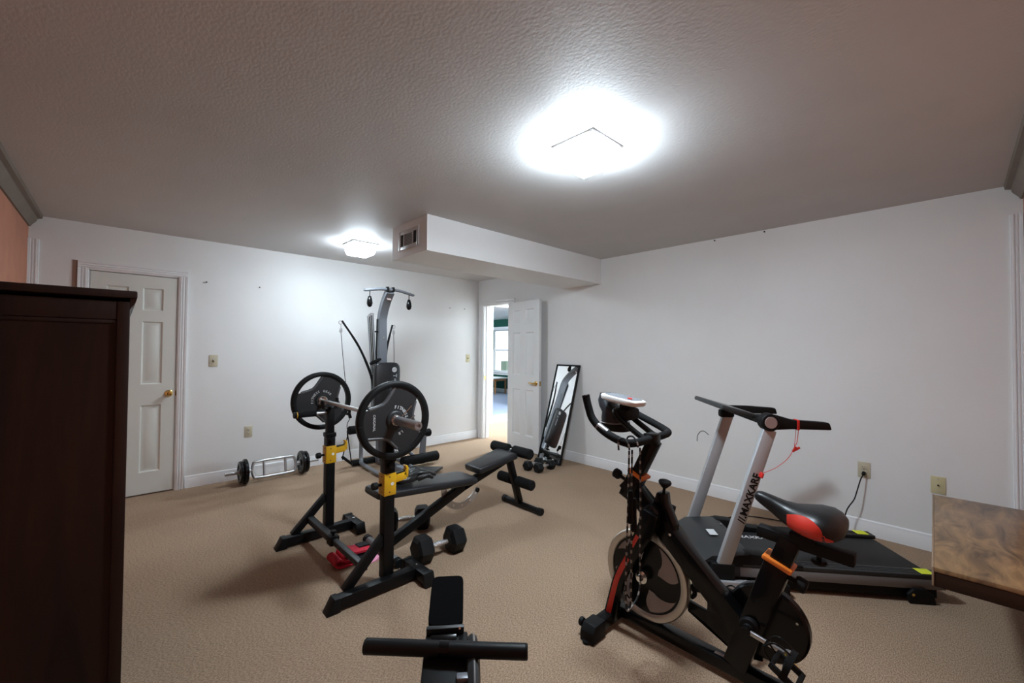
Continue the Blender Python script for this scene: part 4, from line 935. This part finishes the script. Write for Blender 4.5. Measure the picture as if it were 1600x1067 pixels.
# handlebar loop
hb_pts = [(cx - .235, -3.915, 1.145), (cx - .235, -3.93, 1.095), (cx - .235, -3.955, 1.04), (cx - .235, -4.02, .99), (cx - .225, -4.10, .958), (cx - .17, -4.135, .945), (cx, -4.14, .945), (cx + .17, -4.13, .945), (cx + .215, -4.09, .955), (cx + .22, -4.01, .985), (cx + .22, -3.93, 1.015), (cx + .22, -3.885, 1.04), (cx + .22, -3.86, 1.065)]
b = B(); tube(b, hb_pts, .0185, 14, 6); hbar = part('handlebar', b, 'foam', bk_, ang=60)
b = B()
for p, q in ((hb_pts[0], hb_pts[1]), (hb_pts[-1], hb_pts[-2])): d = (V(p) - V(q)).normalized(); cyl(b, V(p) - d * .004, V(p) + d * .008, .0195, seg=14, bev=.003)
part('end_cap', b, 'rubber', hbar)
b = B(); cyl(b, (cx - .2355, -3.985, 1.012), (cx - .231, -4.035, .985), .0192, seg=14); part('pulse_plate', b, 'steel', hbar)
b = B(); box(b, (cx, -4.135, .945), (.07, .06, .05), None, .008); part('bar_clamp', b, 'gloss', hbar)
for x in (cx - .055, cx + .055):
    b = B(); tube(b, [(x, -4.13, .945), (x, -4.09, .965), (x, -4.0, 1.02), (x, -3.965, 1.055), (x + .02 * (1 if x < cx else -1), -3.95, 1.06)], .0145, 12); part('inner_bar', b, 'gloss', hbar, ang=60)
b = B(); bb(b, (cx - .055, -4.03, 1.015), (cx + .075, -3.945, 1.075), .015); part('bracket', b, 'matte', hbar)
# console with white rim
rx = Matrix.Rotation(.14, 3, 'X') @ Matrix.Rotation(.06, 3, 'Y')
con = B(); cc = V((cx, -3.975, 1.118)); prof = []
for i in range(36):
    t = 2 * PI * i / 36; prof.append((.082 * math.copysign(abs(math.cos(t)) ** .5, math.cos(t)), .108 * math.copysign(abs(math.sin(t)) ** .6, math.sin(t))))
loft(con, [[cc + rx @ V((x * k, y * k, z)) for x, y in prof] for z, k in ((-.016, .90), (-.012, .97), (.004, 1), (.010, .97), (.013, .9))]); cn = part('console', con, 'white', hbar, ang=40, label='white rimmed console')
b = B(); loft(b, [[cc + rx @ V((x * k, y * k, z)) for x, y in prof] for z, k in ((.0125, .82), (.0155, .80))]); part('screen', b, 'greyframe', cn)
b = B(); q = cc + rx @ V((-.03, -.055, .0155)); lathe(b, [(0, 0), (.013, 0), (.013, .004), (.009, .006), (0, .006)], q, rx @ V((0, 0, 1)), 16); part('button', b, 'red', cn)
b = B(); bb(b, (cx - .03, -4.03, 1.06), (cx + .03, -3.97, 1.105), .006); part('console_stem', b, 'matte', cn)
# pouch on the far side of the console
ph = root('drink_pouch', 'glossy black pouch with grey piping strapped below the white bike console', 'pouch', (cx, -3.93, .95))
def pouch_ring(z, hx, hy, yc): return [(cx + .06 + hx * math.copysign(abs(math.cos(t)) ** .7, math.cos(t)), yc + .055 + hy * math.copysign(abs(math.sin(t)) ** .7, math.sin(t)), z) for t in [2 * PI * i / 28 for i in range(28)]]
b = B(); loft(b, [pouch_ring(z, hx, hy, yc) for z, hx, hy, yc in ((.985, .074, .060, -3.945), (1.01, .074, .058, -3.94), (1.04, .070, .052, -3.938), (1.07, .062, .044, -3.908), (1.10, .052, .034, -3.888), (1.138, .034, .022, -3.882))]); part('upper_shell', b, 'sheen', ph, ang=60)
b = B(); loft(b, [pouch_ring(z, hx, hy, yc) for z, hx, hy, yc in ((.945, .066, .068, -3.962), (.955, .072, .070, -3.955), (.985, .076, .062, -3.946))]); part('lower_shell', b, 'matte', ph, ang=60)
b = B(); tube(b, pouch_ring(.986, .0765, .0625, -3.945)[::2], .0035, 8, 3, closed=True); part('piping', b, 'greymid', ph, ang=60)
# seat tube, post, slider
b = B(); bar2(b, (-4.515, .075), (-4.672, .545), .07, .088); part('seat_tube', b, 'gloss', bk_)
b = B(); box(b, (cx, -4.672, .550), (.088, .105, .018), Matrix.Rotation(.33, 3, 'X'), .005); part('collar_ring', b, 'orange', bk_, label='orange collar')
b = B(); bar2(b, (-4.66, .50), (-4.712, .65), .055, .072); part('seat_post', b, 'gloss', bk_)
b = B(); cyl(b, (cx - .005, -4.70, .505), (cx - .005, -4.745, .49), .010, seg=10); lathe(b, [(0, 0), (.022, 0), (.027, .008), (.027, .034), (.022, .04), (0, .04)], (cx - .005, -4.725, .497), (0, -1, -.3), 14); part('seat_knob', b, 'matte', bk_)
b = B(); bar(b, (cx, -4.60, .652), (cx, -4.905, .640), .05, .042); sl = part('seat_slider', b, 'matte', bk_)
b = B(); cyl(b, (cx, -4.80, .615), (cx, -4.80, .60), .008, seg=10); cyl(b, (cx, -4.80, .603), (cx, -4.80, .588), .026, seg=14, bev=.004); part('slider_knob', b, 'matte', sl)
b = B(); box(b, (cx, -4.75, .672), (.06, .08, .03), None, .005); cyl(b, (cx, -4.76, .66), (cx, -4.76, .70), .014, seg=12); part('saddle_clamp', b, 'matte', sl)
# saddle
def saddle_ring(y, hw_, zt, zb, n=28):
    r = []
    for i in range(n):
        t = 2 * PI * i / n; c_, s_ = math.cos(t), math.sin(t); zc = zb + (zt - zb) * .45
        r.append((cx + hw_ * math.copysign(abs(c_) ** .75, c_), y, zc + ((zt - zc) if s_ > 0 else (zc - zb)) * math.copysign(abs(s_) ** .8, s_)))
    return r
secs = [(-4.588, .012, .796, .778), (-4.595, .023, .804, .770), (-4.612, .028, .806, .758), (-4.65, .033, .799, .735), (-4.69, .045, .789, .710), (-4.725, .066, .785, .696), (-4.76, .094, .789, .690), (-4.80, .116, .795, .690), (-4.835, .121, .793, .694), (-4.86, .108, .782, .702), (-4.877, .080, .765, .714), (-4.882, .04, .752, .728)]
b = B(); loft(b, [saddle_ring(*s) for s in secs]); sd = part('saddle', b, 'saddle', bk_, ang=70)
for s in (-1, 1):
    b = B(); g = []
    ny, nt = 9, 7
    for i in range(ny):
        u = i / (ny - 1); y = -4.712 - .148 * u; 
        for k in range(len(secs) - 1):
            if secs[k][0] >= y >= secs[k + 1][0]:
                f_ = (secs[k][0] - y) / (secs[k][0] - secs[k + 1][0]); hw_, zt, zb = [secs[k][j] + (secs[k + 1][j] - secs[k][j]) * f_ for j in (1, 2, 3)]
        zc = zb + (zt - zb) * .45; row = []
        top = math.sin(PI * min(1, .15 + u * .95)) ** .6
        for j in range(nt):
            t = math.radians(-80 + (80 + 60 * top - 18) * j / (nt - 1)); c_, s_ = math.cos(t), math.sin(t)
            P_ = V((cx + s * hw_ * abs(c_) ** .75, y, zc + ((zt - zc) if s_ > 0 else (zc - zb)) * math.copysign(abs(s_) ** .8, s_)))
            row.append(b.verts.new(P_ + V((s * .003, 0, .0008))))
        g.append(row)
    for i in range(ny - 1):
        for j in range(nt - 1): b.faces.new((g[i][j], g[i + 1][j], g[i + 1][j + 1], g[i][j + 1]))
    part('side_panel', b, 'red', sd, ang=70, label='red side panel')
# belt guard plate between flywheel and crank
xg = cx + .045
b = B(); prism(b, [(xg, -4.28, .375), (xg, -4.42, .345), (xg, -4.52, .33), (xg, -4.60, .28), (xg, -4.60, .10), (xg, -4.50, .075), (xg, -4.29, .165), (xg, -4.29, .215), (xg, -4.40, .198), (xg, -4.415, .21), (xg, -4.405, .30), (xg, -4.29, .325)], (.02, 0, 0), .002); part('belt_guard_plate', b, 'gloss', bk_)
b = B(); prism(b, [(cx - .02, -4.405, .345), (cx - .02, -4.58, .20), (cx - .02, -4.53, .12), (cx - .02, -4.40, .185)], (.04, 0, 0), .004); part('gusset', b, 'gloss', bk_)
b = B(); lathe(b, [(0, -.018), (.142, -.018), (.150, -.010), (.150, .018), (0, .018)], (cx + .062, -4.612, .262), (1, 0, 0), 56); bd = part('belt_cover', b, 'gloss', bk_)
b = B()
for a in (25, 100): cyl(b, (cx + .044, -4.612 - .12 * math.cos(math.radians(a)), .262 + .12 * math.sin(math.radians(a))), (cx + .041, -4.612 - .12 * math.cos(math.radians(a)), .262 + .12 * math.sin(math.radians(a))), .005, seg=8)
part('screw', b, 'chrome', bd)
b = B(); tube(b, [(cx + .03, -4.31, .30), (cx + .03, -4.33, .27), (cx + .03, -4.315, .245)], .010, 8); part('belt_tensioner', b, 'matte', bk_)
# cranks and pedals
ck = V((cx - .035, -4.578, .272))
b = B(); lathe(b, [(0, 0), (.034, 0), (.036, .01), (.032, .022), (.018, .024), (.016, .036), (0, .036)], ck, (-1, 0, 0), 24); cyl(b, ck, ck + V((.16, 0, 0)), .014, seg=12); part('bottom_bracket', b, 'matte', bk_)
for s, xo, ang_ in ((-1, cx - .078, math.radians(186)), (1, cx + .09, math.radians(-28))):
    a = V((xo, ck.y, ck.z)); e = a + V((s * .012, .145 * math.cos(ang_), .145 * math.sin(ang_)))
    b = B(); bar(b, a, e, .013, .017, (0, 0, 1), .004);  cyl(b, e - V((.01, 0, 0)), e + V((.01, 0, 0)), .017, seg=14); cr = part('crank_arm', b, 'steel', bk_, label='steel crank arm')
    b = B(); cyl(b, a - V((.012, 0, 0)), a + V((.012, 0, 0)), .017, seg=14, bev=.003); part('crank_boss', b, 'gloss', cr)
    pcn = e + V((s * .07, -.012, -.012))
    b = B(); tilt = Matrix.Rotation(.5, 3, 'X')
    for yy in (-.042, .042): box(b, pcn + tilt @ V((0, yy, 0)), (.095, .014, .022), tilt, .003)
    for xx in (-.044, .044): box(b, pcn + tilt @ V((xx, 0, 0)), (.012, .085, .022), tilt, .003)
    cyl(b, e, pcn + V((s * .05, 0, 0)), .009, seg=12); pdl = part('pedal', b, 'matte', cr)
    b = B(); box(b, pcn + V((-s * .052, 0, 0)), (.006, .05, .018), tilt, .001); part('reflector', b, 'yellow', pdl, label='amber reflector')
    b = B()
    for xx in (-.03, .03): tube(b, [pcn + tilt @ V((xx, .045, 0)), pcn + tilt @ V((xx, .085, .02)), pcn + tilt @ V((xx * .8, .07, .065)), pcn + tilt @ V((xx * .6, .02, .07))], .0035, 8)
    tube(b, [pcn + tilt @ V((-.03, .085, .02)), pcn + tilt @ V((.03, .085, .02))], .006, 8)
    part('toe_cage', b, 'gloss', pdl, ang=60)
    b = B(); tube(b, [pcn + tilt @ V((-.05, .0, -.01)), pcn + tilt @ V((-.045, .01, .05)), pcn + tilt @ V((0, .015, .075)), pcn + tilt @ V((.045, .01, .05)), pcn + tilt @ V((.05, 0, -.01))], .01, n=5, flat=((0, 1, 0), .02, .003)); part('toe_strap', b, 'foam', pdl, ang=60)

# ------------------------------------------------------------------ braided cords hanging on the handlebar
def braided():
    m = mat('black_white_braid', (.02, .02, .022), .8); nt = m.node_tree; N = nt.nodes; L = nt.links
    tc = N.new('ShaderNodeTexCoord'); sp = N.new('ShaderNodeSeparateXYZ'); L.new(tc.outputs['Object'], sp.inputs[0])
    mu = N.new('ShaderNodeMath'); mu.operation = 'MULTIPLY'; mu.inputs[1].default_value = 24; L.new(sp.outputs['Z'], mu.inputs[0])
    fr_ = N.new('ShaderNodeMath'); fr_.operation = 'FRACT'; L.new(mu.outputs[0], fr_.inputs[0])
    r = N.new('ShaderNodeValToRGB'); r.color_ramp.interpolation = 'CONSTANT'; r.color_ramp.elements[0].color = (.012, .012, .013, 1); r.color_ramp.elements[1].position = .66; r.color_ramp.elements[1].color = (.30, .29, .28, 1)
    L.new(fr_.outputs[0], r.inputs[0]); L.new(r.outputs[0], N['Principled BSDF'].inputs['Base Color']); return m
M['braid'] = braided()
jr = root('jump_rope', 'black and white braided rope looped over the bike handlebar, handles hanging', 'rope', (cx - .18, -4.14, .08))
hz = .965
strands = [[(-.256, -4.165, .93), (-.268, -4.167, .7), (-.280, -4.165, .40), (-.276, -4.163, .27), (-.262, -4.165, .238), (-.246, -4.167, .27), (-.246, -4.17, .4), (-.242, -4.168, .7), (-.232, -4.165, .93)],
           [(-.17, -4.168, .93), (-.165, -4.168, .7), (-.165, -4.166, .45), (-.162, -4.166, .33), (-.18, -4.165, .27), (-.215, -4.163, .245), (-.25, -4.162, .236)]]
for sx in strands:
    b = B(); tube(b, [(cx + x, y, z) for x, y, z in sx], .0042, 8, 6); part('cord', b, 'braid', jr, ang=60)
for x in (-.245, -.172):
    b = B(); tube(b, [(cx + x, -4.160, .93), (cx + x, -4.153, .955), (cx + x + .003, -4.130, .975), (cx + x, -4.105, .965), (cx + x, -4.105, .92)], .0042, 8, 5); part('cord_loop', b, 'braid', jr, ang=60)
for x, z0, z1 in ((-.262, .76, .62), (-.232, .72, .575)):
    b = B(); lathe(b, [(0, 0), (.010, 0), (.0125, .01), (.011, .07), (.0135, .13), (.012, abs(z0 - z1)), (0, abs(z0 - z1))], (cx + x, -4.175, z0), (0, 0, -1), 12); part('handle', b, 'foam', jr)

# ================================================================== FLOOR MACHINE IN FOREGROUND
fm = root('exercise_machine', 'black compact exercise machine with a wide T handle in the front centre', 'exercise machine', (-3.372, -4.074, 0), math.radians(44.6))
def FP(name, b, m, parent=fm, **k): return part(name, b, m, parent, local=True, **k)
b = B(); cyl(b, (0, .248, .452), (0, -.248, .452), .0225, seg=24, bev=.004); hd = FP('handle_bar', b, 'black')
b = B(); cyl(b, (0, .018, .452), (0, -.012, .452), .0232, seg=24); FP('centre_sleeve', b, 'gloss', hd)
for s in (-1, 1):
    b = B(); cyl(b, (0, s * .243, .452), (0, s * .252, .452), .0228, seg=24, bev=.004); FP('end_cap', b, 'rubber', hd)
ROTM = Matrix.Rotation(math.radians(8.5), 4, 'Z')
def FQ(name, b, m, parent=fm, **k): b.transform(ROTM); return part(name, b, m, parent, local=True, **k)
b = B(); prism(b, [(-.40, .068, .0), (-.40, .068, .35), (-.30, .068, .395), (-.05, .068, .415), (.05, .068, .44), (.10, .068, .437), (.12, .068, .30), (.12, .068, 0)], (0, -.136, 0), .006); FQ('housing', b, 'matte')
b = B(); lathe(b, [(0, -.022), (.20, -.022), (.225, -.015), (.233, 0), (.225, .015), (.20, .022), (0, .022)], (0, -.083, .215), (0, 1, 0), 64); wc = FQ('wheel_cover', b, 'deckrail', ang=40)
b = B(); lathe(b, [(.229, -.008), (.2325, -.006), (.232, -.003), (.229, -.003)], (0, -.083, .215), (0, 1, 0), 64); FQ('rim_highlight', b, 'steel', wc)  # thin bright ring stands in for the highlight along the cover edge
b = B(); rt_ = Matrix.Rotation(-.25, 3, 'Y'); 
pts = []
for i in range(32):
    t = 2 * PI * i / 32; pts.append((.105 * math.copysign(abs(math.cos(t)) ** .22, math.cos(t)), .058 * math.copysign(abs(math.sin(t)) ** .3, math.sin(t))))
loft(b, [[V((.196, .005, .482)) + rt_ @ V((x * k, y * k, z)) for x, y in pts] for z, k in ((-.011, .97), (-.007, 1), (.007, 1), (.010, .98))]); FQ('flat_pad', b, 'flat', ang=40)
b = B(); box(b, (.091, .005, .449), (.014, .122, .03), rt_, .003); pb_ = FQ('pad_bracket', b, 'deckrail')
b = B(); cyl(b, (.080, -.042, .460), (.078, -.042, .461), .004, seg=8); FQ('screw', b, 'chrome', pb_)
b = B(); box(b, (.045, .008, .452), (.02, .082, .016), Matrix.Rotation(-.5, 3, 'Y'), .003); FQ('latch', b, 'gloss')
b = B()
for y in (.06, -.05): bar(b, (-.005, y, .44), (.075, y * .95, .425), .014, .03)
FQ('handle_fork', b, 'black')
b = B(); cyl(b, (-.20, .045, .39), (-.20, .045, .412), .011, seg=14, bev=.003); FQ('bolt', b, 'chrome')
b = B(); bb(b, (-.085, -.07, .405), (-.06, -.035, .425), .004); FQ('cable_stop', b, 'greyframe')
b = B(); bar(b, (-.36, -.22, .02), (-.36, .22, .02), .05, .04); bar(b, (.06, -.2, .02), (.06, .2, .02), .05, .04); FP('stabilizer', b, 'matte')
